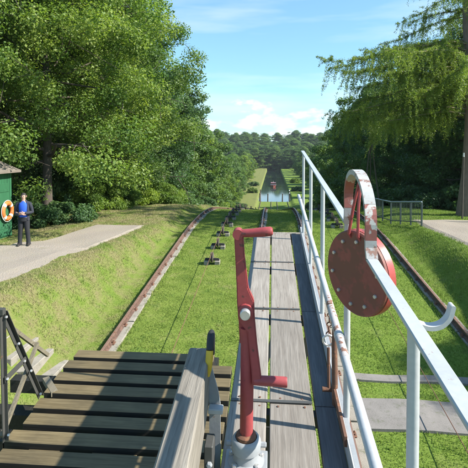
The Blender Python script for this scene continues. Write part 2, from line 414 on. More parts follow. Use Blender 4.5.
gy = np.concatenate([np.array([-300, -120, -60, -30, -20, -14, -10]), np.arange(-8, 36, 0.4), np.arange(36, 60, 1.0), np.arange(60, 170, 2.5),
                     np.array([175, 185, 200, 220, 250, 290, 330, 360, 390, 430, 480, 540, 620, 760, 1000, 1500, 2500])])
GX, GY = np.meshgrid(gx, gy); GZ = ground(GX, GY)
nx, ny = len(gx), len(gy)
gv = np.stack([GX, GY, GZ], -1).reshape(-1, 3)
gf = [(j * nx + i, j * nx + i + 1, (j + 1) * nx + i + 1, (j + 1) * nx + i) for j in range(ny - 1) for i in range(nx - 1)]
me = bpy.data.meshes.new('ground'); me.from_pydata(gv.tolist(), [], gf); me.materials.append(M['lawn'])
for p in me.polygons: p.use_smooth = True
go = bpy.data.objects.new('ground', me); COL.objects.link(go)
tag(go, 'mown grass slope with rails, dry patches on the banks', kind='structure')

# canal water
cb = MB(); NN = 40
for i in range(NN):
    y0, y1 = 146 + (440 - 146) * i / NN, 146 + (440 - 146) * (i + 1) / NN
    cb.add([(-8, y0, WATER), (9, y0, WATER), (9, y1, WATER), (-8, y1, WATER)], [(0, 1, 2, 3)])
tag(cb.build('canal_water', 'water'), 'calm canal water far down the slope', kind='structure')

# draped sheets
def drape(name, mat, rows, lift=0.05, kind='structure', label=None, jit=0.05, nc=14):
    rng = random.Random(5); v = []; f = []
    for r, (y, xa, xb, *sk) in enumerate(rows):
        sl = sk[0] if sk else 0
        for c in range(nc + 1):
            t = c / nc; x = xa + (xb - xa) * t; yy = y + sl * (x - xa)
            if c in (0, nc) or r in (0, len(rows) - 1): x += rng.uniform(-jit, jit); yy += rng.uniform(-jit, jit)
            v.append((x, yy, float(ground(x, yy)) + (-0.02 if (c in (0, nc) or r in (0, len(rows) - 1)) else lift)))
    for r in range(len(rows) - 1):
        for c in range(nc):
            k = r * (nc + 1) + c; f.append((k, k + 1, k + nc + 2, k + nc + 1))
    o = MB().add(v, f).build(name, mat); tag(o, label, kind=kind); return o
rows = []
for y in np.arange(3, 20.0, 0.4):
    xr = float(np.clip(-6.45 + 0.125 * (y - 11), -7.4, -5.45))
    xl = -15 if y < 14.6 else (-8.3 if y < 15.2 else -8.3 + (y - 15.2) * 0.16)
    if 14.6 <= y < 15.6: xl = -9.0
    rows.append((float(y), xl, xr))
drape('gravel_path', 'gravel', rows, label='pale gravel path on the left bank')
rows = [(float(y), 6.75 - 0.06 * (y - 13) if y < 20 else 6.3, 9.0 + 0.1 * (y - 13), 0.0) for y in np.arange(11, 22.6, 0.35)]
drape('footpath', 'gravel', rows, label='pale footpath on the right bank behind the railing')

# ------------------------------------------------------------------ tracks
RAILX = [-3.78, -0.50, 1.30, 4.58]
ysamp = [float(y) for y in list(np.arange(-6, 19, 1.0)) + list(np.arange(19, 32, 0.6)) + list(np.arange(33, 164, 4.0))]
RPROF = [(-0.065, 0), (0.065, 0), (0.065, 0.014), (0.014, 0.03), (0.014, 0.095), (0.034, 0.105), (0.034, 0.13), (-0.034, 0.13), (-0.034, 0.105), (-0.014, 0.095), (-0.014, 0.03), (-0.065, 0.014)]
def gz(x, y): return float(ground(x, y))
def track(label, xs, chairs):
    t = tag(empty('railway_track', (sum(xs) / 2, 0, gz(0, 0))), label, 'railway track')
    base = Vector(t.location)
    for x in xs:
        m = MB().sweep([(x, y, float(ztrack(y)) + 0.06) for y in ysamp], RPROF)
        ro = m.build('rail', 'rail_steel', t, base)
        MB().sweep([(x, y, float(ztrack(y)) + 0.1905) for y in ysamp], [(-0.030, 0), (0.030, 0), (0.026, 0.004), (-0.026, 0.004)]).build('rail_head', 'rail_head', ro, base)
        s = 1
        k = 0; y = -4.0
        while y < 46:                    # stone bearers under the rail, one after the other
            L = 1.75
            yy0, yy1 = y + 0.02, y + L - 0.02
            h = 0.052 + 0.006 * math.sin(k * 2.1)
            dx = 0.02 * math.sin(k * 1.7)
            mb = MB().sweep([(x + 0.05 * s + dx, yy, float(ztrack(yy)) + 0.0) for yy in np.linspace(yy0, yy1, 4)], [(-0.17, -0.15), (0.15, -0.15), (0.15, h - 0.012), (0.138, h), (-0.16, h), (-0.17, h - 0.012)])
            mb.build('stone_bearer', 'concrete', t, base); y += L; k += 1
    ch = None
    for x in xs:
        y = -2.0
        while y < 40:
            z = float(ztrack(y)) + 0.056
            if ch is None:
                mb = MB().box((-0.11, -0.07, 0), (0.11, 0.07, 0.018), 0.005)
                for sx in (-1, 1):
                    mb.box((sx * 0.062 - 0.024, -0.032, 0.018), (sx * 0.062 + 0.024, 0.032, 0.05), 0.006)
                    mb.lathe([(0.013, 0.05), (0.013, 0.078), (0.008, 0.082)], 6, (sx * 0.07, 0, 0))
                ch = mb.build('rail_chair', 'rust', t); o = ch
            else:
                o = ch.copy(); COL.objects.link(o)
            o.location = Vector((x, y, z)) - base; o.parent = t
            o.rotation_euler = (math.atan(float(ztrack(y + .1) - ztrack(y - .1)) / .2), 0, 0)
            y += 0.9
    return t
track('rusty rail track on stone bearers running over the crest under the carriage', RAILX[:2], True)
track('second rusty rail track on stone bearers right of the carriage railing', RAILX[2:], True)
# concrete cross slabs in the right track
for i, (y0, y1, lab) in enumerate([(8.1, 8.95, 'wide grey concrete slab laid across the right track'), (9.55, 9.78, 'narrow pale concrete strip laid across the right track')]):
    mb = MB()
    mb.sweep([(x, (y0 + y1) / 2, gz(x, (y0 + y1) / 2)) for x in np.linspace(1.56, 4.3, 8)], [(-(y1 - y0) / 2, -0.1 - (y1 - y0) * .05), ((y1 - y0) / 2, -0.1 - (y1 - y0) * .05), ((y1 - y0) / 2, 0.045 - (y1 - y0) * .048), (-(y1 - y0) / 2, 0.045 + (y1 - y0) * .048)])
    o = mb.build('concrete_slab', 'slab_grey'); tag(o, lab, 'slab')
# concrete steps on the left bank beside the deck frame
st = thing('bank_steps', 'pale concrete steps set in the left bank below the steel bracket', 'steps', (-4.9, 9.3, gz(-4.9, 9.3)))
for k in range(4):
    x1 = -4.45 - 0.34 * k
    zt = gz(-4.45, 9.3) + 0.10 + 0.24 * k
    MB().box((x1 - 0.36, 8.75, zt - 0.6), (x1 - 0.005, 9.85, zt + 0.002 * k), 0.012).build('step', 'concrete', st, Vector(st.location))

# cable rollers and cables
def roller():
    t = empty('cable_roller')
    for s in (-1, 1):
        MB().box((s * 0.19 - 0.09, -0.13, -0.06), (s * 0.19 + 0.09, 0.13, 0.11), 0.012).build('block', 'concrete', t)
    MB().box((-0.26, -0.045, 0.112), (-0.045, 0.045, 0.16), 0.006).build('bearing', 'black_steel', t)
    MB().box((0.045, -0.045, 0.112), (0.26, 0.045, 0.16), 0.006).build('bearing', 'black_steel', t)
    w = MB().lathe([(0.05, -0.04), (0.19, -0.04), (0.19, -0.028), (0.155, -0.012), (0.155, 0.012), (0.19, 0.028), (0.19, 0.04), (0.05, 0.04)], 24, (0, 0, 0.215), 'x').build('pulley_wheel', 'post_wood', t, smooth=True)
    MB().lathe([(0.02, -0.24), (0.02, 0.24)], 8, (0, 0, 0.175), 'x').build('axle', 'black_steel', t)
    return t
r0 = None
yrol = [16.4, 18.2, 20.0, 21.8, 23.6, 25.4, 27.4, 30.5, 37, 46, 58]
ORD = ['nearest', 'second nearest', 'third', 'fourth', 'fifth', 'sixth', 'seventh', 'eighth', 'ninth', 'tenth', 'eleventh']
for xc, side, ys in ((-2.14, 'left track', yrol), (2.94, 'right track beyond the carriage railing', yrol[3:])):
    for i, y in enumerate(ys):
        if r0 is None: r0 = roller(); o = r0
        else: o = copy_tree(r0)
        o.location = (xc, y, gz(xc, y) + 0.02)
        o.rotation_euler = (math.atan(float(ztrack(y + .1) - ztrack(y - .1)) / .2), 0, 0)
        tag(o, f'{ORD[i]} rusty cable roller on concrete blocks along the {side}', 'cable roller', 'cable rollers between the rails')
for xc, lab in ((-2.14, 'thin steel haulage cable above the grass of the left track'), (2.94, 'thin steel haulage cable above the grass of the right track')):
    ys = [-5.0, 3, 10] + yrol + [100, 150]
    pts = [(xc, y, float(ztrack(y)) + 0.40 - (0.06 if y < 12 else 0)) for y in ys]
    MBc = MB().tube(pts, 0.008, 6).build('haulage_cable', 'rust'); tag(MBc, lab, 'cable')

# ------------------------------------------------------------------ carriage frame of reference
TM = Matrix.Translation((0, 0, EZ)) @ Matrix.Rotation(TILT, 4, 'X')
def cthing(name, label, cat, base):
    o = thing(name, label, cat, (TM @ shear(base)), (TILT, 0, 0)); return o, CBase(base)
WZ = -1.67     # walkway top
DZ = -3.0      # slat deck top
car, B0 = cthing('boat_carriage', 'tarred timber boat carriage with a grey plank walkway along its side', 'boat carriage', (-2.0, 2.5, -5.42))
# walkway
wk = empty('walkway'); wk.parent = car
rng = random.Random(3)
joints = [6.18, 5.02, 3.86, 2.64, 1.44, 0.24, -1.0, -2.2]
for (xa, xb) in ((-0.236, -0.030), (-0.016, 0.222)):
    for j in range(len(joints) - 1):
        y1, y0 = joints[j] - 0.006, joints[j + 1] + 0.006
        dx = rng.uniform(-0.004, 0.004); dz = rng.uniform(-0.003, 0.002)
        MB().box((xa + dx, y0, WZ - 0.045 + dz), (xb + dx, y1, WZ + dz), 0.004).build('plank', 'grey_wood', wk, B0)
nail = None
for (xa, xb) in ((-0.236, -0.030), (-0.016, 0.222)):
    for j in range(len(joints) - 1):
        for yy in (joints[j] - 0.035, joints[j + 1] + 0.035):
            for fx in (0.22, 0.78):
                if nail is None:
                    nail = MB().lathe([(0.0065, -0.002), (0.0065, 0.0012), (0.004, 0.0022)], 8).build('nail', 'rust', wk); o = nail
                else:
                    o = nail.copy(); COL.objects.link(o)
                o.location = shear((xa + (xb - xa) * fx + rng.uniform(-.01, .01), yy + rng.uniform(-.006, .006), WZ + 0.001)) - shear(B0.v)
for j in range(len(joints) - 1):
    y1, y0 = joints[j] - 0.004, joints[j + 1] + 0.004
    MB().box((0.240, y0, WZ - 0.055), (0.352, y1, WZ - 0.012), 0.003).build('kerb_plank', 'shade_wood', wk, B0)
for j, y in enumerate(joints):
    MB().box((-0.245, y - 0.03, WZ - 0.12), (0.372, y + 0.03, WZ - 0.056)).build('bearer', 'frame_steel', wk, B0)
    MB().box((-0.236, y - 0.011, WZ + 0.0035), (0.222, y + 0.011, WZ + 0.0075)).build('joint_strip', 'frame_steel', wk, B0) if 0 < j < 6 else None
MB().box((0.356, -2.2, WZ - 0.03), (0.362, 6.18, WZ + 0.085)).build('toe_board', 'white_paint', car, B0)
MB().box((0.3625, -2.2, WZ + 0.060), (0.385, 6.18, WZ + 0.085)).build('toe_board_flange', 'grey_paint', car, B0)
# side girder below the walkway
for x in (-0.22, 0.33):
    MB().box((x - 0.035, -3.0, WZ - 0.20), (x + 0.035, 6.1, WZ - 0.122)).build('girder', 'frame_steel', car, B0)
for y in (-2.6, -0.4, 1.8, 4.0, 5.9):
    MB().box((-0.20 - 0.05, y - 0.05, -5.2), (-0.20 + 0.05, y + 0.05, WZ - 0.285)).build('column', 'frame_steel', car, B0)
    MB().bar((0.31, y, WZ - 0.285), (-0.14, y, -3.4), 0.06, 0.06).build('brace', 'frame_steel', car, B0)
# lower sole beams with wheels
for x in (-0.50, -3.78):
    MB().box((x - 0.13, -3.2, -5.22), (x + 0.13, 6.0, -4.92), 0.01).build('sole_beam', 'tar_wood_long', car, B0)
    for y in (-2.2, -0.2, 1.9, 4.2, 5.35):
        w = MB().lathe([(0.08, -0.09), (0.30, -0.09), (0.345, -0.065), (0.345, -0.045), (0.285, -0.04), (0.285, 0.06), (0.08, 0.06)], 28, (x, y, -5.07), 'x').build('wheel', 'black_steel', car, B0, True)
# slat deck
def shade_sides(o):  # puts shade into the colour: every face but the top gets darker tar
    o.data.materials.append(M['tar_shade'])
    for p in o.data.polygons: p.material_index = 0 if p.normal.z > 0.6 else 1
dk = empty('deck'); dk.parent = car
for x in (-2.15, -1.45, -0.75):
    MB().box((x - 0.09, -2.0, DZ - 0.34), (x + 0.09, 5.72, DZ - 0.092)).build('joist', 'tar_wood_long', dk, B0)
for x in (-2.15, -1.45, -0.75):
    for y in (0.5, 2.6, 5.2):
        MB().box((x - 0.07, y - 0.07, -4.93), (x + 0.07, y + 0.07, DZ - 0.345)).build('prop', 'tar_wood_long', dk, B0)
k = 0
sy = 5.62
while sy > -1.5:
    xl = -2.42 + rng.uniform(-0.03, 0.03) + (0.02 if k else 0.0); xr = -0.70 if k == 0 else -0.46 + rng.uniform(-0.02, 0.02)
    dz = rng.uniform(-0.006, 0.006)
    bx = MB().box((xl, sy - 0.16, DZ - 0.09 + dz), (xr, sy, DZ + dz), 0.006)
    shade_sides(bx.build('slat', 'tar_wood', dk, B0))
    # thin packing boards that lie half under the slats
    for q, x in enumerate((-2.02, -1.42, -0.86)):
        if k % 3 != 2 or q == 1:
            shade_sides(MB().box((x - 0.2 + rng.uniform(-.06, .06), sy - 0.225, DZ - 0.088), (x + 0.18 + rng.uniform(-.06, .06), sy - 0.164, DZ - 0.055 + rng.uniform(-.02, .0)), 0.003).build('packing_board', 'tar_wood', dk, B0))
    sy -= 0.242; k += 1
# cross beams at the end carrying deck and gallery
for y in (4.95, 1.5):
    MB().box((-3.9, y - 0.09, DZ - 0.60), (0.4, y + 0.09, DZ - 0.345)).build('cross_beam', 'tar_wood_long', car, B0)
# bracket frame at the deck's left edge
br = empty('bracket'); br.parent = car
xb = -2.40
def angle_bar(a, b, name='angle_bar', mat='frame_steel', w=0.05, t=0.008):
    o = MB().bar(a, b, t, w, up=(1, 0, 0.01)).build(name, mat, br, B0)
    return o
apex = (xb, 3.98, -1.82)
MB().sweep([apex, (xb, 4.63, -2.985)], [(-0.024, -0.008), (0.024, -0.008), (0.024, 0.0), (-0.018, 0.0), (-0.018, 0.035), (-0.024, 0.035)], (1, 0, 0)).build('strut', 'frame_steel', br, B0)
MB().sweep([(xb + 0.001, 3.96, -1.80), (xb + 0.001, 3.98, -2.985)], [(-0.02, -0.008), (0.02, -0.008), (0.02, 0.0), (-0.015, 0.0), (-0.015, 0.03), (-0.02, 0.03)], (1, 0, 0)).build('upright', 'frame_steel', br, B0)
MB().bar((xb + 0.02, 3.97, -2.42), (xb + 0.02, 4.33, -2.42), 0.01, 0.05).build('brace', 'frame_steel', br, B0)
MB().bar((xb - 0.03, 3.99, -2.95), (xb - 0.03, 4.65, -2.43), 0.03, 0.04).build('diagonal', 'pale_timber', br, B0)
MB().bar((xb - 0.05, 4.02, -1.90), (xb - 0.07, 4.95, -2.72), 0.03, 0.035).build('handrail', 'pale_timber', br, B0)
MB().bar((xb - 0.5, 3.955, -1.80), (xb + 0.03, 3.955, -1.80), 0.05, 0.05).build('top_bar', 'frame_steel', br, B0)
for (y, z) in ((3.98, -1.86), (3.985, -2.42), (4.28, -2.42), (4.40, -2.58), (4.18, -2.2), (3.99, -2.93), (4.58, -2.92)):
    MB().lathe([(0.013, 0), (0.013, 0.014), (0.008, 0.018)], 6, (xb + 0.027, y, z), 'x').build('bolt', 'steel_bolt', br, B0)
MB().bar((xb - 0.12, 5.0, -3.02), (xb + 0.10, 4.75, -3.02), 0.07, 0.05).build('wedge', 'pale_timber', br, B0)
MB().box((xb - 0.55, 5.02, -3.2), (xb - 0.02, 5.14, -3.06)).build('outrigger', 'tar_wood_long', car, B0)
MB().box((xb - 0.9, 4.0, -3.16), (xb - 0.03, 4.16, -3.0)).build('outrigger', 'tar_wood_long', car, B0)
# fender beam between boat bay and walkway
fb = MB()
for ya, la, ra in ((2.30, -0.415, -0.308), (-1.8, -0.325, -0.145)):
    fb.v += [(la, ya, -1.42), (ra, ya, -1.42), (ra, ya, -1.208), (ra - 0.008, ya, -1.2), (la + 0.008, ya, -1.2), (la, ya, -1.208)]
fb.f += [(k, (k + 1) % 6, 6 + (k + 1) % 6, 6 + k) for k in range(6)] + [tuple(range(6)), tuple(range(6, 12))]
fo = fb.build('fender_beam', 'beam_wood', car, B0)
def plate_xz(outline, y0, y1):
    n = len(outline); v = [(x, y0, z) for x, z in outline] + [(x, y1, z) for x, z in outline]
    return MB().add(v, [tuple(range(n)), tuple(range(n, 2 * n))[::-1]] + [(i, (i + 1) % n, n + (i + 1) % n, n + i) for i in range(n)])
plate_xz([(-0.306, -1.25), (-0.297, -1.25), (-0.262, -1.38), (-0.252, -1.44), (-0.252, -2.2), (-0.306, -2.2)], 2.24, 2.252).build('bracket_plate', 'grey_paint', car, B0)
MB().box((-0.306, 2.19, -1.46), (-0.236, 2.236, -1.435), 0.004).build('bracket_lug', 'white_paint', car, B0)
MB().box((-0.310, 2.09, -3.05), (-0.270, 2.18, -1.54), 0.004).build('upright', 'frame_steel', car, B0)
MB().box((-0.41, 2.06, -3.3), (-0.345, 2.14, -1.425), 0.004).build('upright', 'frame_steel', car, B0)
for (x, y, z) in ((-0.285, 2.234, -1.46), (-0.285, 2.085, -1.62), (-0.285, 2.085, -1.85)):
    MB().lathe([(0.014, 0), (0.014, -0.012), (0.009, -0.016)], 6, (x, y + 0.004, z), 'y').build('bolt', 'grey_paint', car, B0)
# far end of the carriage: buffer block
MB().box((-0.26, 6.19, WZ - 0.16), (0.38, 6.24, WZ - 0.004), 0.004).build('end_board', 'grey_wood', car, B0)

# ------------------------------------------------------------------ yellow and black grip on the beam end
gp, GB = cthing('hose_grip', 'yellow hose grip with black top bent over the end of the grey beam', 'grip', (-0.30, 2.22, -1.20))
arc = [(-0.302, 2.17, -1.265), (-0.300, 2.175, -1.235), (-0.298, 2.18, -1.195), (-0.297, 2.195, -1.155), (-0.297, 2.205, -1.14)]
MB().tube(arc[:4], [0.008, 0.015, 0.018, 0.017], 12).build('yellow_sleeve', 'yellow', gp, GB, True)
MB().tube([arc[3], (-0.297, 2.215, -1.125), (-0.298, 2.245, -1.108), (-0.300, 2.285, -1.115), (-0.301, 2.318, -1.15), (-0.302, 2.325, -1.24)], [0.0172, 0.018, 0.018, 0.016, 0.015, 0.013], 12).build('black_sleeve', 'rubber', gp, GB, True)

# ------------------------------------------------------------------ hand crank
ck, CB = cthing('hand_crank', 'red two-handled hand crank on a grey pedestal standing on the walkway', 'hand crank', (-0.123, 2.18, WZ))
cx, cy = -0.123, 2.18
pd = MB().lathe([(0.085, 0), (0.085, 0.012), (0.062, 0.022), (0.056, 0.05), (0.058, 0.062), (0.070, 0.066), (0.070, 0.105), (0.062, 0.118), (0.052, 0.122), (0.050, 0.11)], 28, (cx, cy, WZ)).build('pedestal', 'grey_paint', ck, CB, True)
MB().box((cx - 0.10, cy - 0.085, WZ), (cx + 0.10, cy + 0.07, WZ + 0.009), 0.003).build('base_plate', 'grey_paint', pd, CB)
for a in (20, 90, 160, 225, 315):
    MB().lathe([(0.013, 0), (0.013, 0.014), (0.007, 0.017)], 6, (cx + 0.074 * math.cos(R(a)), cy + 0.074 * math.sin(R(a)), WZ + 0.012)).build('bolt', 'steel_bolt', pd, CB)
for sgn in (-1, 1):
    MB().lathe([(0.012, sgn * 0.066), (0.012, sgn * 0.092), (0.008, sgn * 0.096)], 6, (cx, cy, WZ + 0.087), 'x').build('set_screw', 'grey_paint', pd, CB)
MB().lathe([(0.030, 0.118), (0.047, 0.118), (0.047, 0.134), (0.036, 0.142), (0.030, 0.142)], 24, (cx, cy, WZ)).build('rust_collar', 'rust', ck, CB, True)
MB().tube([(cx, cy, WZ + 0.06), (cx + 0.003, cy, WZ + 0.3), (cx + 0.006, cy, WZ + 0.56), (cx + 0.002, cy, WZ + 0.64)], [0.031, 0.031, 0.032, 0.03], 20).build('column', 'red_paint', ck, CB, True)
def plate(outline, y0, y1, name, mat, ch=0.005):
    n = len(outline)
    v = [(x, y0, z) for x, z in outline] + [(x, y1, z) for x, z in outline]
    f = [tuple(range(n)), tuple(range(n, 2 * n))[::-1]] + [(i, (i + 1) % n, n + (i + 1) % n, n + i) for i in range(n)]
    bm = bmesh.new(); vs = [bm.verts.new(p) for p in v]
    for q in f: bm.faces.new([vs[i] for i in q])
    bmesh.ops.recalc_face_normals(bm, faces=bm.faces)
    bmesh.ops.bevel(bm, geom=list(bm.edges), offset=ch, segments=2, affect='EDGES')
    bm.verts.index_update(); m = MB().add([v.co[:] for v in bm.verts], [[v.index for v in q.verts] for q in bm.faces]); bm.free()
    return m
hx, hz = cx + 0.0, WZ + 0.7350      # hub
# head of the column (flattened fork)
plate([(cx - 0.030, WZ + 0.5577), (cx + 0.036, WZ + 0.5577), (cx + 0.030, WZ + 0.7110), (cx + 0.033, WZ + 0.7684), (cx - 0.030, WZ + 0.7684), (cx - 0.036, WZ + 0.6727)], cy - 0.005, cy + 0.028, 'head', 'red_paint').build('column_head', 'red_paint', ck, CB, True)
arm = plate([(hx - 0.054, WZ + 1.0880), (hx - 0.012, WZ + 1.0880), (hx - 0.006, WZ + 0.9878), (hx + 0.012, WZ + 0.8352), (hx + 0.038, WZ + 0.7779), (hx + 0.040, WZ + 0.7110),
             (hx + 0.052, WZ + 0.5769), (hx + 0.072, WZ + 0.4235), (hx + 0.072, WZ + 0.3900), (hx + 0.030, WZ + 0.3900), (hx + 0.026, WZ + 0.4619), (hx + 0.008, WZ + 0.6344), (hx - 0.034, WZ + 0.6871), (hx - 0.040, WZ + 0.7684), (hx - 0.042, WZ + 0.8447)], cy - 0.045, cy - 0.010, 'arm', 'red_paint').build('crank_arm', 'red_paint', ck, CB, True)
MB().lathe([(0.034, -0.020), (0.034, 0.0), (0.030, 0.004)], 24, (hx + 0.000, cy - 0.046, hz), 'y').build('washer', 'red_paint', arm, CB, True)
MB().lathe([(0.021, -0.030), (0.024, -0.026), (0.024, 0.0)], 20, (hx + 0.000, cy - 0.0665, hz), 'y').build('bolt_head', 'steel_bolt', arm, CB, True)
MB().tube([(hx - 0.045, cy - 0.028, WZ + 1.0832), (hx + 0.03, cy - 0.040, WZ + 1.0910), (hx + 0.085, cy - 0.05, WZ + 1.0990), (hx + 0.113, cy - 0.055, WZ + 1.1030), (hx + 0.122, cy - 0.056, WZ + 1.1040)], [0.018, 0.0195, 0.022, 0.021, 0.015], 16).build('handle', 'red_paint', arm, CB, True)
MB().tube([(hx + 0.04, cy - 0.028, WZ + 0.4063), (hx + 0.12, cy - 0.034, WZ + 0.4092), (hx + 0.185, cy - 0.04, WZ + 0.4101), (hx + 0.19, cy - 0.04, WZ + 0.4101)], [0.021, 0.022, 0.023, 0.021], 16).build('handle', 'red_paint', arm, CB, True)
# paint-worn hinge cap on the top corner
MB().lathe([(0.024, -0.022), (0.024, 0.022)], 18, (hx - 0.036, cy - 0.028, WZ + 1.0832), 'y').build('pin', 'red_paint', arm, CB, True)

# ------------------------------------------------------------------ guard railing
RX, RZ, PZ = 0.368, -0.57, -1.18; PX = RX - 0.030
gr, RB = cthing('guard_railing', 'white steel guard railing with flat top bar along the right of the walkway', 'railing', (RX, 2.0, WZ))
H0, H1 = 1.80, 2.34            # the hoop's two feet
MB().box((RX - 0.021, -1.2, RZ - 0.014), (RX + 0.021, H0, RZ), 0.003).build('top_bar', 'rail_paint', gr, RB)
MB().box((RX - 0.021, H1, RZ - 0.014), (RX + 0.021, 5.93, RZ), 0.003).build('top_bar', 'rail_paint', gr, RB)
MB().tube([(PX, 2.95, PZ), (PX, 4.5, PZ), (PX, 5.92, PZ), (PX, 6.25, PZ - 0.012)], 0.0215, 14).build('pipe', 'white_paint', gr, RB, True)
MB().tube([(PX, 2.2, PZ), (PX, 2.95, PZ)], 0.0222, 14).build('worn_pipe', 'pipe_rust', gr, RB, True)
MB().tube([(PX, -1.2, PZ), (PX, 2.2, PZ)], 0.0215, 14).build('pipe', 'white_paint', gr, RB, True)
for y in (5.90, 4.75, 3.62, 2.42, 1.29, 0.05):
    top = RZ - 0.0145 if not (H0 < y < H1) else RZ - 0.02
    po = MB().tube([(RX + 0.010, y, WZ - 0.1), (RX + 0.010, y, RZ - 0.0145)], 0.0165, 14).build('post', 'white_paint', gr, RB, True)
    MB().lathe([(0.0255, -0.02), (0.0255, 0.02)], 14, (PX + 0.001, y, PZ), 'y').build('clamp', 'white_paint', po, RB, True)
# hoop: a flat bar bent up between the two ends of the top bar
def hoop_pts(a0, a1, n=16):
    p = []
    for i in range(n + 1):
        a = a0 + (a1 - a0) * i / n
        p.append((RX, (H0 + H1) / 2 - 0.265 * math.cos(a), RZ + 0.12 + 0.155 * math.sin(a)))
    return p
HP = [(-0.022, -0.006), (0.022, -0.006), (0.022, 0.006), (-0.022, 0.006)]
def hseg(pts, mat, nm='hoop'):
    v = []; f = []; n = len(pts)
    for i, p in enumerate(pts):
        p = Vector(p); t = (Vector(pts[min(i + 1, n - 1)]) - Vector(pts[max(i - 1, 0)])).normalized()
        nr = Vector((1, 0, 0)).cross(t)
        for s, h in ((-0.021, -0.011), (0.021, -0.011), (0.021, 0.011), (-0.021, 0.011)): v.append(p + Vector((1, 0, 0)) * s + nr * h)
    f = [(i * 4 + k, i * 4 + (k + 1) % 4, (i + 1) * 4 + (k + 1) % 4, (i + 1) * 4 + k) for i in range(n - 1) for k in range(4)] + [(0, 1, 2, 3), tuple(range(4 * n - 4, 4 * n))]
    return MB().add(v, f).build(nm, mat, gr, RB)
hseg([(RX, H0 - 0.02, RZ - 0.006), (RX, H0 + 0.005, RZ + 0.03), (RX, H0 + 0.0085, RZ + 0.06)], 'hoop_white')
hseg([(RX, H0 + 0.0085, RZ + 0.06)] + hoop_pts(0, R(25), 4), 'hoop_red')
hseg(hoop_pts(R(25), R(140), 14), 'hoop_white')
hseg(hoop_pts(R(140), R(180), 5) + [(RX, H1 - 0.008, RZ + 0.07)], 'hoop_red')
hseg([(RX, H1 - 0.008, RZ + 0.07), (RX, H1 - 0.006, RZ + 0.03), (RX, H1 + 0.01, RZ - 0.006)], 'hoop_white')
# hook on the outside
hk = [(RX + 0.022, 1.33, RZ - 0.03), (RX + 0.06, 1.33, RZ - 0.042), (RX + 0.092, 1.33, RZ - 0.036), (RX + 0.114, 1.33, RZ - 0.014), (RX + 0.122, 1.33, RZ + 0.012), (RX + 0.124, 1.33, RZ + 0.022)]
hs = []                                  # smooth the bend
for i in range(5):
    a, b, c, d = [Vector(hk[max(0, min(5, i + q))]) for q in (-1, 0, 1, 2)]
    for q in range(5):
        t = q / 5; hs.append(0.5 * ((2 * b) + (c - a) * t + (2 * a - 5 * b + 4 * c - d) * t * t + (3 * b - a - 3 * c + d) * t ** 3))
hs.append(Vector(hk[5])); nh = len(hs)
v = []; f = []
for i, p in enumerate(hs):
    t = (hs[min(i + 1, nh - 1)] - hs[max(i - 1, 0)]).normalized(); nr = t.cross(Vector((0, 1, 0)))
    w = 0.006 * min(1.0, 0.45 + (nh - 1 - i) * 0.28)
    for sd, h in ((-0.014, -w), (0.014, -w), (0.014, w), (-0.014, w)): v.append(p + Vector((0, 1, 0)) * sd + nr * h)
f = [(i * 4 + k, i * 4 + (k + 1) % 4, (i + 1) * 4 + (k + 1) % 4, (i + 1) * 4 + k) for i in range(nh - 1) for k in range(4)] + [(0, 1, 2, 3), tuple(range(4 * nh - 4, 4 * nh))]
MB().add(v, f).build('hook', 'white_paint', gr, RB, True)
MB().box((RX + 0.005, 1.30, RZ - 0.045), (RX + 0.026, 1.36, RZ - 0.015), 0.002).build('hook_lug', 'white_paint', gr, RB)

# ------------------------------------------------------------------ round disc hanging in the hoop
DC = Vector((RX - 0.002, 2.06, -0.722))
ds, DB = cthing('hanging_disc', 'dark red round metal disc with bolts hanging in the railing hoop', 'disc', tuple(DC))
ang = R(58)
MR = Matrix.Rotation(-ang, 4, 'Z')         # face turned to the left
def dl(prof, seg, off, name, mat, sm=True, par=ds):
    m = MB(); 
    m.lathe(prof, seg, (0, 0, 0), 'y'); m.v = [tuple(MR @ (Vector(p) + Vector(off))) for p in m.v]
    return m.build(name, mat, par, smooth=sm)
dl([(0.186, 0.0), (0.186, 0.034), (0.176, 0.040)], 56, (0, 0, 0), 'back_plate', 'red_rim')
dl([(0.178, -0.020), (0.184, -0.014), (0.184, -0.001)], 56, (0, 0, 0), 'face_plate', 'red_old')
for k in range(10):
    a = 2 * math.pi * (k + 0.35) / 10
    dl([(0.0075, -0.009), (0.0085, -0.007), (0.0085, 0.0)], 6, (0.142 * math.cos(a), -0.0205, 0.142 * math.sin(a)), 'bolt', 'steel_bolt')
for s in (-1, 1):
    pts = [Vector((s * 0.030, 0.0, 0.13)), Vector((s * 0.028, -0.03, 0.17)), Vector((s * 0.016, -0.02, 0.28)), Vector((0.004 * s, 0.0, 0.40))]
    m = MB().tube([tuple(MR @ p) for p in pts], 0.0065, 8); m.build('hanger_rod', 'red_paint', ds, smooth=True)

# ------------------------------------------------------------------ rusty latch: post, rod with T-handle, chain
lt, LB = cthing('rusty_latch', 'rusty latch bar and pin hanging beside the toe board', 'latch', (0.335, 2.75, WZ))
MB().tube([(0.352, 2.66, WZ - 0.02), (0.350, 2.66, WZ + 0.12), (0.352, 2.70, WZ + 0.30), (0.358, 2.72, PZ - 0.02)], [0.017, 0.017, 0.0165, 0.015], 10).build('bar', 'rust', lt, LB, True)
MB().bar((0.350, 2.25, WZ + 0.07), (0.350, 2.68, WZ + 0.06), 0.014, 0.05).build('hinge_strap', 'rust', lt, LB)
MB().tube([(0.322, 2.70, WZ + 0.06), (0.323, 2.74, WZ + 0.27)], 0.0085, 8).build('rod', 'rust', lt, LB, True)
MB().tube([(0.285, 2.70, WZ + 0.05), (0.338, 2.70, WZ + 0.05)], 0.014, 10).build('t_handle', 'rust', lt, LB, True)
MB().torus((0.322, 2.745, WZ + 0.31), 0.030, 0.0065, 'y', 20, 6).build('shackle', 'steel_bolt', lt, LB, True)
chn, CHB = cthing('chain', 'short rusty chain hanging from the worn pipe to the latch', 'chain', (0.33, 2.78, WZ + 0.35))
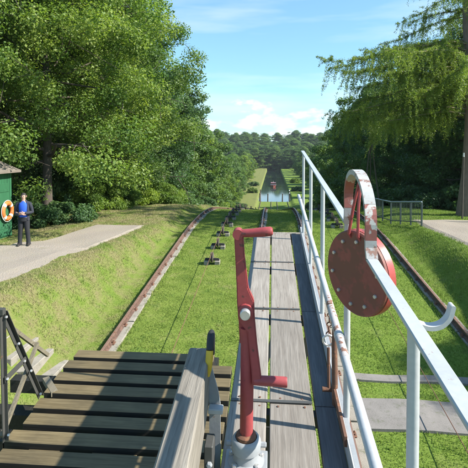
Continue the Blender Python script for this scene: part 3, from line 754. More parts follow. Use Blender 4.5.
for k in range(7):
    z = WZ + 0.345 + 0.026 * k; x = 0.324 + 0.0022 * k
    MB().torus((x, 2.75 + 0.004 * k, z), 0.0125, 0.0038, 'x' if k % 2 else 'y', 12, 5).build('link', 'rust', chn, CHB, True)

# ------------------------------------------------------------------ green hut with lifebuoy
HB = Vector((-9.87, 16.9, 2.76))
hut = thing('green_hut', 'green board hut with brown roof at the left edge of the gravel path', 'hut', HB)
def hz_(x, y, z): return HB + Vector((x, y, z))
zb = HB.z
HW, HD, HH = 2.6, 2.8, 2.42
for i in range(14):                                  # boards of the right-hand wall
    y0 = -HD + i * HD / 14
    MB().box((HB.x - 0.02, HB.y + y0 + 0.006, zb + 0.04), (HB.x + (0.003 if i % 2 else 0.0), HB.y + y0 + HD / 14 - 0.006, zb + HH), 0.004).build('board', 'green_board', hut, HB)
for i in range(13):                                  # boards of the wall facing the camera
    x0 = -HW + i * HW / 13
    MB().box((HB.x + x0 + 0.006, HB.y - HD - 0.001, zb + 0.04), (HB.x + x0 + HW / 13 - 0.006 - (0.03 if i == 12 else 0), HB.y - HD + 0.02, zb + HH), 0.004).build('board', 'green_board', hut, HB)
MB().box((HB.x - HW, HB.y - HD + 0.021, zb), (HB.x - 0.021, HB.y, zb + HH)).build('inner_wall', 'green_board', hut, HB)
for y in (0.0, -HD):
    MB().box((HB.x - 0.06, HB.y + y - 0.05, zb), (HB.x + 0.022, HB.y + y + 0.045, zb + HH), 0.005).build('corner_post', 'green_board', hut, HB)
dr = MB().box((HB.x + 0.005, HB.y - 0.95, zb + 0.08), (HB.x + 0.04, HB.y - 0.12, zb + 2.02), 0.006).build('door', 'green_board', hut, HB)
for z in (0.35, 1.7):
    MB().box((HB.x + 0.0405, HB.y - 0.9, zb + z), (HB.x + 0.055, HB.y - 0.17, zb + z + 0.1), 0.003).build('ledge', 'green_board', dr, HB)
rf = MB(); x0, x1 = HB.x - HW - 0.35, HB.x + 0.27; y0, y1 = HB.y - HD - 0.35, HB.y + 0.30
xm = (x0 + x1) / 2
rf.add([(x0, y0, zb + HH - 0.02), (x1, y0, zb + HH - 0.02), (x1, y1, zb + HH - 0.02), (x0, y1, zb + HH - 0.02), (xm, y0, zb + HH + 0.62), (xm, y1, zb + HH + 0.62),
        (x0, y0, zb + HH + 0.06), (x1, y0, zb + HH + 0.06), (x1, y1, zb + HH + 0.06), (x0, y1, zb + HH + 0.06), (xm, y0, zb + HH + 0.72), (xm, y1, zb + HH + 0.72)],
       [(0, 1, 4), (3, 5, 2), (0, 3, 2, 1), (6, 10, 7), (9, 8, 11), (7, 10, 11, 8), (6, 9, 11, 10), (0, 6, 7, 1), (1, 7, 8, 2), (2, 8, 9, 3), (3, 9, 6, 0), ])
rf.build('roof', 'roof_felt', hut, HB)
wi = MB().tube([(HB.x - 0.2, HB.y - 0.6, zb + HH + 0.45), (HB.x - 0.4, HB.y - 0.5, zb + HH + 0.55), (HB.x - 1.2, HB.y, zb + HH + 1.4), (HB.x - 3.2, HB.y + 1, zb + HH + 3.6)], 0.012, 6).build('overhead_wire', 'black_steel'); tag(wi, 'thin black wire rising from the hut roof', 'wire')
lb = thing('lifebuoy', 'orange lifebuoy with white bands hanging on the green hut', 'lifebuoy', (HB.x + 0.13, HB.y - 0.42, zb + 1.0))
MB().torus((0, 0, 0), 0.285, 0.085, 'x', 40, 12, rfl=0.8).build('ring', 'orange', lb, smooth=True)
for k in range(4):
    a = math.pi / 4 + k * math.pi / 2
    MB().torus((0, 0, 0), 0.285, 0.089, 'x', 5, 12, a - 0.17, a + 0.17, rfl=0.8).build('band', 'buoy_white', lb, smooth=True)
MB().torus((0.0, 0, 0), 0.392, 0.010, 'x', 40, 6).build('grab_line', 'buoy_white', lb, smooth=True)

# ------------------------------------------------------------------ person
def person(loc, rz):
    t = thing('person', 'person in open dark jacket, blue shirt and dark trousers with folded arms on the path', 'person', loc, (0, 0, rz))
    V = [((0, 0, 0.95), .13, .10), ((0, 0, 1.12), .125, .095), ((0, 0.0, 1.32), .15, .105), ((0, 0.01, 1.45), .07, .06), ((0, 0, 1.53), .052, .055),
         ((0, -0.025, 1.60), .066, .078), ((0, -0.015, 1.68), .078, .092), ((0, -0.005, 1.735), .055, .065)]
    E = [(i, i + 1) for i in range(7)]
    for s in (-1, 1):
        k = len(V)
        f = 0.02 if s > 0 else -0.02
        V += [((s * .15, 0.01, 1.40), .045, .045), ((s * .255, 0.02, 1.13), .045, .045), ((s * .14, -.16, 1.09 + f), .035, .033), ((s * .045, -.205, 1.10 + f), .028, .022), ((-s * .015, -.215, 1.10 + f), .036, .018)]
        E += [(3, k), (k, k + 1), (k + 1, k + 2), (k + 2, k + 3), (k + 3, k + 4)]
        h = k + 4
        for q, (dz, L) in enumerate(((.030, .07), (.010, .082), (-.010, .078), (-.028, .062))):
            j = len(V)
            V += [((-s * .045, -.222, 1.10 + f + dz), .0095, .0095), ((-s * (.045 + L * .55), -.212, 1.10 + f + dz * .9 - .004), .0085, .0085), ((-s * (.045 + L), -.190, 1.10 + f + dz * .8 - .012), .0075, .0075)]
            E += [(h, j), (j, j + 1), (j + 1, j + 2)]
        j = len(V); V += [((s * .02, -.225, 1.145 + f), .0105, .0105), ((-s * .01, -.225, 1.17 + f), .009, .009)]; E += [(k + 3, j), (j, j + 1)]
        k = len(V)
        V += [((s * .085, 0, 0.88), .085, .09), ((s * .115, -.015, 0.49), .056, .058), ((s * .14, .02, 0.09), .038, .042), ((s * .155, -.10, 0.045), .035, .03)]
        E += [(0, k), (k, k + 1), (k + 1, k + 2), (k + 2, k + 3)]
    me = bpy.data.meshes.new('body'); me.from_pydata([v[0] for v in V], E, []); me.materials.append(M['skin'])
    o = bpy.data.objects.new('body', me); COL.objects.link(o); o.parent = t
    sk = o.modifiers.new('skin', 'SKIN'); sk.use_smooth_shade = True
    for i, d in enumerate(me.skin_vertices[0].data): d.radius = (V[i][1], V[i][2]); d.use_root = (i == 0)
    ss = o.modifiers.new('sub', 'SUBSURF'); ss.levels = 1; ss.render_levels = 1
    def loft(rows, a0=0, a1=360, seg=20, closed=True):
        m = MB(); n = seg if closed else seg + 1; v = []; f = []
        for (x, y, z, rx, ry) in rows:
            for k in range(n):
                a = R(a0 + (a1 - a0) * k / seg); v.append((x + rx * math.cos(a), y + ry * math.sin(a), z))
        for i in range(len(rows) - 1):
            for k in range(seg):
                f.append((i * n + k, i * n + (k + 1) % n, (i + 1) * n + (k + 1) % n, (i + 1) * n + k))
        return m.add(v, f)
    loft([(0, 0, .92, .160, .125), (0, 0, 1.05, .155, .12), (0, 0, 1.2, .165, .125), (0, 0, 1.34, .178, .128), (0, 0.005, 1.43, .15, .105), (0, 0.0, 1.475, .085, .075), (0, 0, 1.50, .068, .066)]).build('shirt', 'shirt', t, smooth=True)
    # jacket: open at the front, collar, sleeves
    jk = loft([(0, 0, .86, .190, .155), (0, 0, .95, .182, .150), (0, 0.0, 1.15, .178, .143), (0, 0, 1.32, .192, .145), (0, 0.006, 1.43, .182, .13), (0, 0.006, 1.475, .125, .10), (0, 0.01, 1.54, .085, .082)], -42, 222, 26, False)
    for s in (-1, 1):
        f_ = 0.02 if s > 0 else -0.02
        jk.tube([(s * .10, .008, 1.45), (s * .185, .01, 1.405), (s * .235, .02, 1.26), (s * .262, .02, 1.12), (s * .225, -.06, 1.095 + f_), (s * .14, -.16, 1.09 + f_), (s * .085, -.19, 1.095 + f_)], [.055, .072, .064, .058, .056, .050, .046], 14)
    jo = jk.build('jacket', 'jacket', t, smooth=True)
    tr = loft([(0, 0, .97, .165, .13), (0, 0, .90, .172, .135), (0, 0, .83, .168, .13)])
    for s in (-1, 1):
        tr.tube([(s * .085, 0, .90), (s * .09, 0, .80), (s * .108, -.012, .52), (s * .12, -.004, .40), (s * .135, .010, .16), (s * .14, -.005, .035)], [.09, .098, .076, .074, .068, .078], 16)
    tr.build('trousers', 'trousers', t, smooth=True)
    MB().torus((0, 0, .945), .165, .014, 'z', 28, 6).build('belt', 'shoe', t, smooth=True).scale = (1, .8, 1)
    for s in (-1, 1):
        MB().tube([(s * .138, .075, .04), (s * .14, .05, .05), (s * .145, -.02, .055), (s * .152, -.10, .042), (s * .158, -.17, .034), (s * .16, -.20, .03)], [.030, .046, .048, .048, .044, .026], 12, flat=0.85).build('shoe', 'shoe', t, smooth=True)
    # hair, ears, nose, eyes, mouth
    hr = MB(); seg = 18; rws = []
    for i in range(8):
        ph = R(90 - i * 14.0); rws.append((0, 0.008, 1.672 + 0.102 * math.sin(ph), 0.088 * math.cos(ph) + .001, 0.106 * math.cos(ph) + .001))
    loft(rws[:6]).build('hair', 'hair', t, smooth=True)
    loft([(0, .018, 1.70, .088, .095), (0, .03, 1.66, .086, .085), (0, .04, 1.60, .07, .068)], -8, 188, 16, False).build('hair', 'hair', t, smooth=True)
    for s in (-1, 1):
        MB().tube([(s * .080, .01, 1.63), (s * .090, .012, 1.65), (s * .088, .012, 1.68)], [.012, .016, .012], 8).build('ear', 'skin', t, smooth=True)
        MB().tube([(s * .018, -.103, 1.668), (s * .046, -.096, 1.668)], [.010, .010], 8, flat=.6).build('eye', 'hair', t, smooth=True)
    MB().tube([(0, -.100, 1.67), (0, -.118, 1.64), (0, -.108, 1.628)], [.008, .014, .011], 8).build('nose', 'skin', t, smooth=True)
    MB().tube([(-.026, -.098, 1.595), (0, -.104, 1.593), (.026, -.098, 1.595)], [.004, .007, .004], 8).build('mouth', 'boat_red', t, smooth=True)
    return t
px, py = -8.30, 15.0
person((px, py, gz(px, py) + 0.05), R(14))

# ------------------------------------------------------------------ railings on the right bank
def fence(pts, label, nseg, h=1.05, top='fence_top', bars=6, mat='fence_green'):
    b = Vector((pts[0][0], pts[0][1], gz(*pts[0][:2])))
    t = thing('footpath_railing', label, 'railing', b)
    for i in range(len(pts) - 1):
        (xa, ya), (xb_, yb) = pts[i], pts[i + 1]
        za, zb_ = gz(xa, ya), gz(xb_, yb)
        MB().tube([(xa, ya, za + h), (xb_, yb, zb_ + h)], 0.034, 10).build('top_rail', top, t, b, True)
        MB().bar((xa, ya, za + 0.18), (xb_, yb, zb_ + 0.18), 0.03, 0.04).build('bottom_rail', mat, t, b)
        for k in range(nseg + 1):
            if i > 0 and k == 0: continue
            f = k / nseg; x, y, z = xa + (xb_ - xa) * f, ya + (yb - ya) * f, za + (zb_ - za) * f
            MB().box((x - 0.03, y - 0.03, z - 0.1), (x + 0.03, y + 0.03, z + h - 0.02), 0.004).build('post', mat, t, b)
            if k < nseg:
                for q in range(1, bars + 1):
                    g = (k + q / (bars + 1)) / nseg; x, y, z = xa + (xb_ - xa) * g, ya + (yb - ya) * g, za + (zb_ - za) * g
                    MB().tube([(x, y, z + 0.19), (x, y, z + h - 0.02)], 0.010, 5).build('baluster', mat, t, b)
    return t
fence([(6.35, 20.6), (5.55, 22.6), (5.1, 25.6)], 'grey green footpath railing with pale top rail left of the larch', 3)
fence([(8.95, 21.6), (11.2, 21.0)], 'short dark railing in front of the larch trunk at the right edge', 2, top='fence_dark', mat='fence_dark')
# A-frame pole and thin pole
af = thing('pole_tripod', 'tall thin timber tripod standing behind the footpath railing', 'tripod', (6.1, 30, gz(6.1, 30)))
apx = (0, 0, 4.7)
for a in ((-0.5, -0.2), (0.55, -0.25), (0.1, 0.6)):
    MB().tube([(a[0], a[1], -0.2), (apx[0] + a[0] * -0.03, apx[1], apx[2])], [0.05, 0.035], 8).build('leg', 'post_wood', af, smooth=True)
MB().tube([(-0.1, 0, 4.45), (0.1, 0.02, 4.5)], 0.05, 8).build('lashing', 'frame_steel', af)
sp = thing('stake', 'thin dark stake leaning beside the larch trunk', 'stake', (8.95, 23.0, gz(8.95, 23)))
MB().tube([(0, 0, -0.2), (0.05, 0.02, 3.1)], [0.045, 0.032], 8).build('pole', 'post_wood', sp, smooth=True)
MB().tube([(0.045, 0.02, 2.95), (0.05, 0.02, 3.14)], [0.04, 0.036], 8).build('tip', 'buoy_white', sp, smooth=True)

# ------------------------------------------------------------------ canal: guide posts, boat
for i, (x, y, lab) in enumerate([(-4.2, 150, 'dark guide post left of the canal basin, nearer one'), (-1.6, 148, 'dark guide post left of the submerged rails'), (3.0, 149, 'dark guide post right of the submerged rails'), (5.3, 152, 'dark guide post at the right edge of the canal basin'), (5.6, 162, 'dark guide post on the right canal bank, farther one'), (-4.4, 164, 'dark guide post left of the canal basin, farther one')]):
    t = thing('guide_post', lab, 'post', (x, y, gz(x, y)), group='guide posts at the canal basin')
    h = WATER - gz(x, y) + 2.6
    MB().tube([(0, 0, -0.3), (0.03, 0, h)], [0.22, 0.18], 10).build('pile', 'post_wood', t, smooth=True)
    MB().lathe([(0.24, h), (0.24, h + 0.1), (0.05, h + 0.3)], 10, (0.03, 0, 0)).build('cap', 'buoy_white' if i in (3, 4) else 'post_wood', t)
bt = thing('canal_boat', 'small red and white canal boat lying far away in the canal', 'boat', (0.2, 214, WATER))
bt.scale = (0.8, 0.8, 0.8)
hull = MB()
prof = []
for i in range(9):
    u = i / 8; w = 1.7 * (1 - max(0, 1 - u * 3.0) ** 2) * (0.92 if u > 0.95 else 1); y = -6 + 12 * u; sh = 0.35 * (1 - u) ** 2
    prof += [(-w * 0.75, y, -0.3), (w * 0.75, y, -0.3), (w, y, 0.9 + sh), (-w, y, 0.9 + sh)]
hull.add(prof, [(i * 4 + k, i * 4 + (k + 1) % 4, (i + 1) * 4 + (k + 1) % 4, (i + 1) * 4 + k) for i in range(8) for k in range(4)] + [(0, 1, 2, 3), (32, 33, 34, 35)])
hull.build('hull', 'boat_red', bt)
MB().box((-1.25, -3.4, 0.9), (1.25, 4.6, 1.5), 0.03).build('cabin', 'boat_white', bt)
MB().box((-1.27, -3.42, 1.5), (1.27, 4.62, 2.05), 0.02).build('window_band', 'glass_dark', bt)
MB().box((-1.45, -3.6, 2.05), (1.45, 4.8, 2.2), 0.04).build('roof', 'boat_red', bt)
MB().tube([(0, -3.0, 2.2), (0, -3.0, 3.4)], 0.05, 6).build('mast', 'boat_white', bt)

# ------------------------------------------------------------------ vegetation
def leaves(rng, C, rad, N, size, up=0.5, flat=0.75, clump_rnd=None, hang=0.0):
    """N leaf quads spread in clumps with centres C (K,3) and radii rad (K,)"""
    K = len(C); w = rad ** 2.2; w = w / w.sum()
    idx = rng.choice(K, N, p=w)
    d = rng.normal(size=(N, 3)); d /= np.linalg.norm(d, axis=1, keepdims=True)
    r = rad[idx] * rng.random(N) ** 0.45
    off = d * r[:, None]; off[:, 2] *= flat
    P = C[idx] + off
    nrm = d * 0.55 + rng.normal(size=(N, 3)) * 0.45 + np.array([0, 0, up]); nrm /= np.linalg.norm(nrm, axis=1, keepdims=True)
    t = np.cross(nrm, rng.normal(size=(N, 3))); t[:, 2] -= hang; t /= np.linalg.norm(t, axis=1, keepdims=True)
    b = np.cross(nrm, t)
    L = (size * (0.5 + 0.95 * rng.random(N)))[:, None]
    fold = nrm * L * 0.12
    V = np.stack([P - t * L * 0.5, P + b * L * 0.36 + fold - t * L * .05, P + t * L * 0.55 - nrm * L * 0.08, P - b * L * 0.36 + fold - t * L * .05], 1)
    cr = rng.normal(size=K) * 0.23
    rn = np.clip(0.5 + cr[idx] + rng.normal(size=N) * 0.17, 0, 1)
    return V, rn
def limbs(rng, H, prof, n_l, trunk_r, base_h, lean=0.0, sub=6, up=0.35):
    tr = MB(); C = []; Rr = []
    ax = np.array([0, 0, 0.0]); pts = []
    for i in range(9):
        u = i / 8; pts.append((lean * H * u * u * 0.3 + 0.25 * math.sin(u * 4 + 1) * u, 0.2 * math.sin(u * 5) * u, -0.3 + (H * 0.93 + 0.3) * u))
    tr.tube(pts, [trunk_r * (1.25 if i == 0 else 1) * (1 - 0.9 * i / 8) + 0.02 for i in range(9)], 10)
    def tp(u):
        q = u * 8; i = min(int(q), 7); f = q - i; a, b = Vector(pts[i]), Vector(pts[i + 1]); return a.lerp(b, f)
    for k in range(n_l):
        u = base_h + (0.985 - base_h) * (k + rng.random() * 0.7) / n_l
        az = k * 2.39996 + rng.random() * 0.5
        rad = prof((u - base_h) / (1 - base_h)) * (0.78 + 0.4 * rng.random())
        p0 = tp(max(u - 0.10, 0.05)); dirv = Vector((math.cos(az), math.sin(az), 0))
        p1 = p0 + dirv * rad * 0.5 + Vector((0, 0, rad * up * 0.6)); p2 = p0 + dirv * rad + Vector((0, 0, rad * up * 0.75))
        r0 = trunk_r * 0.42 * (1 - u) + 0.03
        jj = [Vector(tuple(rng.normal(size=3))) * rad * 0.05 for _ in range(5)]
        lp = [p0] + [(p0.lerp(p1, t_ * 2) if t_ < 0.5 else p1.lerp(p2, t_ * 2 - 1)) + jj[q_] for q_, t_ in enumerate((0.2, 0.4, 0.6, 0.8))] + [p2 + jj[4]]
        tr.tube(lp, [r0 * c_ for c_ in (0.9, 0.7, 0.5, 0.35, 0.2, 0.08)], 6, caps=False)
        for s in range(sub):
            f = 0.35 + 0.65 * (s + rng.random()) / sub
            q = (p0.lerp(p1, f * 2) if f < 0.5 else p1.lerp(p2, f * 2 - 1))
            spread = rad * 0.30
            o = Vector(tuple(rng.normal(size=3))) * spread * 0.6
            e = q + o
            if s % 2 == 0: tr.tube([q, q.lerp(e, 0.5) + Vector(tuple(rng.normal(size=3))) * spread * 0.12, q.lerp(e, 0.9)], [r0 * 0.18 + 0.004, r0 * 0.1 + 0.004, 0.003], 4, caps=False)
            C.append(tuple(e)); Rr.append((0.45 + 0.5 * rng.random()) * (0.55 + 0.14 * rad))
    for k in range(14):
        q = tp(0.62 + 0.38 * (k + 0.5) / 14); rr = prof(0.55 + 0.45 * k / 14)
        C.append((q.x + rng.normal() * rr * 0.2, q.y + rng.normal() * rr * 0.2, q.z)); Rr.append(0.75 + 0.28 * rr)
    return tr, np.array(C), np.array(Rr)
def make_tree(name, seed, H, prof, n_l, trunk_r, base_h, N, size, leaf, bark='bark', lean=0, sub=6, up=0.35, flat=0.75, rs=1.0):
    rng = np.random.default_rng(seed)
    tr, C, Rr = limbs(rng, H, prof, n_l, trunk_r, base_h, lean, sub, up)
    t = empty(name)
    tr.build('trunk', bark, t, smooth=True)
    V, rn = leaves(rng, C, Rr * rs, N, size, flat=flat)
    me = quick_mesh('crown', V, 4, leaf, rn); o = bpy.data.objects.new('crown', me); COL.objects.link(o); o.parent = t
    return t
round_p = lambda r: (lambda u: r * (0.62 + 0.38 * math.sin(math.pi * min(1, u * 0.75 + 0.2))) * (1 - 0.40 * (max(0, u - 0.72) / 0.28) ** 1.5))
tall_p = lambda r: (lambda u: r * (0.75 + 0.25 * math.sin(u * 5)) * (1 - 0.75 * u ** 2.2))
protos = {}
protos['maple'] = make_tree('maple_tree', 1, 17, round_p(6.0), 52, 0.23, 0.27, 265000, 0.108, 'leaf_maple', sub=9, up=0.12, rs=0.88)
protos['maple2'] = make_tree('maple_tree', 2, 19, round_p(5.6), 48, 0.36, 0.13, 175000, 0.125, 'leaf_maple', sub=9, up=0.2, rs=0.9)
protos['alder'] = make_tree('alder_tree', 3, 20, tall_p(4.6), 48, 0.3, 0.06, 115000, 0.15, 'leaf_dark', sub=8, up=0.25)
protos['lime'] = make_tree('lime_tree', 4, 18, round_p(5.2), 44, 0.32, 0.05, 115000, 0.15, 'leaf_dark', sub=8, up=0.2)
protos['far1'] = make_tree('far_tree', 5, 17, round_p(5.4), 34, 0.3, 0.05, 52000, 0.25, 'leaf_far', sub=6)
protos['far2'] = make_tree('far_tree', 6, 18, round_p(4.8), 34, 0.3, 0.05, 50000, 0.25, 'leaf_far', sub=6)
protos['far3'] = make_tree('far_tree', 7, 16, round_p(5.8), 34, 0.3, 0.04, 52000, 0.25, 'leaf_light', sub=6)
def make_bush(name, seed, w, h, N, size, leaf):
    rng = np.random.default_rng(seed); t = empty(name)
    K = 46; C = []; st = MB()
    for k in range(K):
        a = rng.random() * 6.283; r = w * rng.random() ** 0.5; z = h * (0.12 + 0.75 * rng.random() * (1 - 0.5 * (r / w) ** 2))
        C.append((r * math.cos(a), r * math.sin(a), z))
        if k % 3 == 0: st.tube([(0.15 * math.cos(a), 0.15 * math.sin(a), -0.1), (r * .6 * math.cos(a), r * .6 * math.sin(a), z * .6), C[-1]], [0.025, 0.018, 0.008], 5, caps=False)
    st.build('stem', 'bark', t)
    V, rn = leaves(rng, np.array(C), np.full(K, 0.24 * (w + h) * 0.5) * (0.7 + 0.6 * rng.random(K)), N, size)
    V[:, :, 2] = np.maximum(V[:, :, 2], 0.02)
    o = bpy.data.objects.new('foliage', quick_mesh('foliage', V, 4, leaf, rn)); COL.objects.link(o); o.parent = t
    return t
protos['bush'] = make_bush('bush', 11, 1.6, 1.9, 26000, 0.085, 'leaf_light')
protos['bush2'] = make_bush('bush', 12, 1.7, 1.5, 15000, 0.12, 'leaf_dark')

# larch: long drooping boughs with hanging twigs
def make_larch(seed, H, r0, reach, N_tw, low, leaf):
    rng = np.random.default_rng(seed); t = empty('larch_tree')
    tr = MB(); pts = [(0.12 * math.sin(i * 0.9), 0.1 * math.cos(i * 1.3), -0.3 + H * i / 10) for i in range(11)]
    tr.tube(pts, [r0 * (1.3 if i == 0 else 1.0) * (1 - 0.93 * i / 10) + 0.015 for i in range(11)], 14)
    bo = tr; twV = []; twr = []
    NLOW, NUP = 44, 46
    for k in range(NLOW + NUP):
        lowg = k < NLOW
        if lowg:                       # long drooping boughs, many of them over the open track side
            u = low + (0.365 - low) * (k + rng.random()) / NLOW; L = reach * (0.45 + 0.55 * rng.random())
            az = math.pi + rng.normal() * 0.6 if k % 5 < 3 else k * 2.39996
        else:
            u = 0.41 + 0.57 * ((k - NLOW + rng.random()) / NUP) ** 1.5; L = 5.2 * ((1 - u) / 0.59) ** 0.7 * (0.6 + 0.5 * rng.random())
            az = k * 2.39996 + rng.random()
        z = H * u
        d = np.array([math.cos(az), math.sin(az), 0.0]); p = np.array([0, 0, z]); bp = [p]
        n = 7
        for i in range(1, n + 1):
            f = i / n; bp.append(p + d * L * f + np.array([0, 0, L * (0.16 * f - 0.42 * f * f + (0.16 * f ** 4))]) + rng.normal(size=3) * 0.006 * L)
        bo.tube([tuple(q) for q in bp[:n]], [max(0.034 * (1 - u) + 0.012, 0.012) * (1 - 0.95 * i / n) + 0.003 for i in range(n)], 5, caps=False)
        nt = int((15 if lowg else 15) * L) + 3
        side = np.array([-d[1], d[0], 0])
        m = int(230 * L); sg = rng.random(m) * n; ii = np.minimum(sg.astype(int), n - 1); fr = (sg - ii)[:, None]; BP = np.array(bp)
        P = BP[ii] * (1 - fr) + BP[ii + 1] * fr + rng.normal(size=(m, 3)) * np.array([0.07, 0.07, 0.045])
        dd = rng.normal(size=(m, 3)); dd /= np.linalg.norm(dd, axis=1, keepdims=True); ln = 0.07 + 0.07 * rng.random(m)[:, None]
        w = np.cross(dd, rng.normal(size=(m, 3))); w *= 0.013 / np.linalg.norm(w, axis=1, keepdims=True)
        twV.append(np.stack([P - w * .5, P + w * .5 + dd * ln * .3, P + dd * ln, P - w + dd * ln * 0.5], 1)); twr.append(np.clip(0.4 + rng.normal(size=m) * 0.15, 0, 1))
        for j in range(nt):
            f = 0.14 + 0.86 * rng.random() ** 1.15; q = f * n; i = min(int(q), n - 1); a = np.array(bp[i]) * (1 - (q - i)) + np.array(bp[i + 1]) * (q - i)
            tl = (0.35 + 1.0 * rng.random()) * min(1.0, 0.35 + L * 0.13)
            out = side * rng.choice([-1, 1]) * (0.1 + 0.5 * rng.random()) * tl + d * 0.2 * tl
            e = a + out + np.array([0, 0, -tl * (0.65 + 0.75 * rng.random()) if rng.random() < 0.68 else tl * rng.uniform(-0.25, 0.22)])
            midp = (a + e) / 2 + np.array([0, 0, 0.12 * tl])
            m = int(N_tw * tl)
            s = rng.random(m)[:, None]
            P = (1 - s) ** 2 * a + 2 * s * (1 - s) * midp + s * s * e
            dd = rng.normal(size=(m, 3)); dd[:, 2] -= 0.5; dd /= np.linalg.norm(dd, axis=1, keepdims=True)
            ln = 0.06 + 0.065 * rng.random(m)[:, None]
            w = np.cross(dd, rng.normal(size=(m, 3))); w /= np.linalg.norm(w, axis=1, keepdims=True)
            w *= 0.016
            P = P + rng.normal(size=(m, 3)) * 0.02
            twV.append(np.stack([P - w * .5, P + w * .5 + dd * ln * .3, P + dd * ln, P - w + dd * ln * 0.5], 1)); twr.append(np.clip(0.5 + rng.normal() * 0.2 + rng.normal(size=m) * 0.12, 0, 1))
    bo.build('trunk', 'bark_red', t, smooth=True)
    V = np.concatenate(twV); rr = np.concatenate(twr)
    kp = np.random.default_rng(77).random(len(V)) < 0.58; V, rr = V[kp], rr[kp]
    o = bpy.data.objects.new('crown', quick_mesh('crown', V, 4, leaf, rr)); COL.objects.link(o); o.parent = t
    return t
protos['larch'] = make_larch(21, 24, 0.42, 8.0, 120, 0.205, 'leaf_larch')

used = set()
def put(kind, x, y, rz, s, label, cat, group=None, dz=0.0):
    p = protos[kind]
    if kind in used: o = copy_tree(p)
    else: o = p; used.add(kind)
    o.location = (x, y, gz(x, y) - 0.05 + dz); o.rotation_euler = (0, 0, rz); o.scale = s if isinstance(s, tuple) else (s, s, s)
    for k in ('label', 'category', 'group'):
        if k in o: del o[k]
    tag(o, label, cat, group); return o
put('larch', 9.7, 24.2, 0.15, 1.0, 'larch with thick trunk and drooping light green boughs at the right edge', 'tree')
# left side
put('maple', -11.0, 22.0, 0.4, 1.0, 'big maple with bright leaves and bare trunk behind the standing person', 'tree')
put('maple2', -11.6, 31.0, 1.1, 1.0, 'leafy maple right of the big maple above the gravel path end', 'tree')
put('alder', -12.3, 41.0, 2.2, 1.05, 'tall dark alder with feathery top at the right end of the left wood', 'tree')
put('lime', -17.0, 27.5, 0.3, 1.05, 'dark lime tree deep behind the green hut', 'tree')
put('lime', -16.5, 37.0, 2.3, 1.1, 'dark lime tree filling the wood behind the two maples', 'tree')
put('maple2', -18.5, 18.5, 4.0, 0.95, 'maple rising behind the roof of the green hut', 'tree')
put('lime', -15.0, 49.0, 4.3, 1.0, 'dark lime tree behind the tall alder', 'tree')
rng = random.Random(8)
LG = 'trees along the left side of the slope'
for i, (x, y, k, s) in enumerate([(-12.5, 57, 'far2', 1.0), (-12.6, 68, 'far1', 0.95), (-13.5, 80, 'far3', 0.9), (-13.2, 92, 'far2', 0.92), (-13.8, 106, 'far1', 0.9), (-14, 121, 'far3', 0.85), (-14, 137, 'far1', 0.85), (-20, 70, 'far1', 1.15), (-20, 95, 'far2', 1.15), (-21, 122, 'far1', 1.1)]):
    put(k, x, y, rng.random() * 6, s, ['nearest tree below the tall alder on the left side of the slope', 'second tree down the left side of the slope', 'light green round tree on the left slope, upper one', 'slim tree midway down the left side of the slope', 'round dark tree midway down the left side of the slope', 'light green round tree on the left slope, lower one', 'lowest tree on the left slope beside the canal basin', 'taller tree in the second row of the left slope, nearest', 'taller tree in the second row of the left slope, middle', 'taller tree in the second row of the left slope, farthest'][i], 'tree', LG)
# bushes at the foot of the left wood
bl = [(-10.6, 19.6, 'bush2', 0.75, 'dark low bush right behind the standing person'), (-9.4, 20.6, 'bush2', 0.7, 'grey green low bush right of the standing person'), (-8.9, 26.5, 'bush', 0.9, 'bright green bush above the end of the gravel path'), (-8.0, 31, 'bush', 1.0, 'bright green bush in the middle of the left hedge'), (-8.6, 36, 'bush', 1.0, 'bright green bush near the curve of the left rail'), (-9.6, 29, 'bush', 1.25, 'taller light bush between the bright bushes on the left'), (-9.3, 41, 'bush', 1.0, 'bright green bush over the crest on the left'), (-11.3, 18.6, 'bush', 0.55, 'small light green bush between hut and person'), (-12.6, 24.5, 'bush2', 1.2, 'dark bush in the shade behind the big maple'), (-14.5, 21.5, 'bush2', 1.3, 'dark bush in the shade behind the hut'), (-10.2, 25.0, 'bush', 1.0, 'light bush right of the maple trunk'), (-11.8, 28.0, 'bush2', 1.3, 'dark bush deep under the maples'), (-9.8, 47, 'bush2', 1.2, 'dark bush at the foot of the tall alder')]
for i, (x, y, k, s, lab) in enumerate(bl): put(k, x, y, i * 1.3, s, lab, 'bush', 'bushes along the edge of the left wood')
for i, (x, y, k, s_, lab) in enumerate([(-9.2, 58, 'bush2', 1.1, 'dark bush below the crest on the left slope'), (-10.0, 69, 'bush', 1.0, 'light bush in the upper part of the left slope edge'), (-9.4, 83, 'bush2', 1.2, 'dark bush midway along the left slope edge'), (-10.2, 101, 'bush', 1.3, 'light bush low on the left slope edge'), (-9.6, 124, 'bush2', 1.4, 'dark bush near the canal basin on the left'), (9.8, 66, 'bush2', 1.2, 'dark bush in the upper part of the right slope edge'), (10.4, 92, 'bush', 1.2, 'light bush midway along the right slope edge'), (10.8, 128, 'bush2', 1.3, 'dark bush near the canal basin on the right'), (-7.6, 172, 'bush', 1.2, 'light bush on the left canal bank near the basin'), (-8.4, 205, 'bush2', 1.5, 'dark bush on the left canal bank level with the boat'), (9.6, 181, 'bush2', 1.4, 'dark bush on the right canal bank near the basin'), (10.2, 226, 'bush', 1.5, 'light bush on the right canal bank beyond the boat')]):
    put(k, x, y, i * 1.7, s_, lab, 'bush', 'bushes along slope and canal')
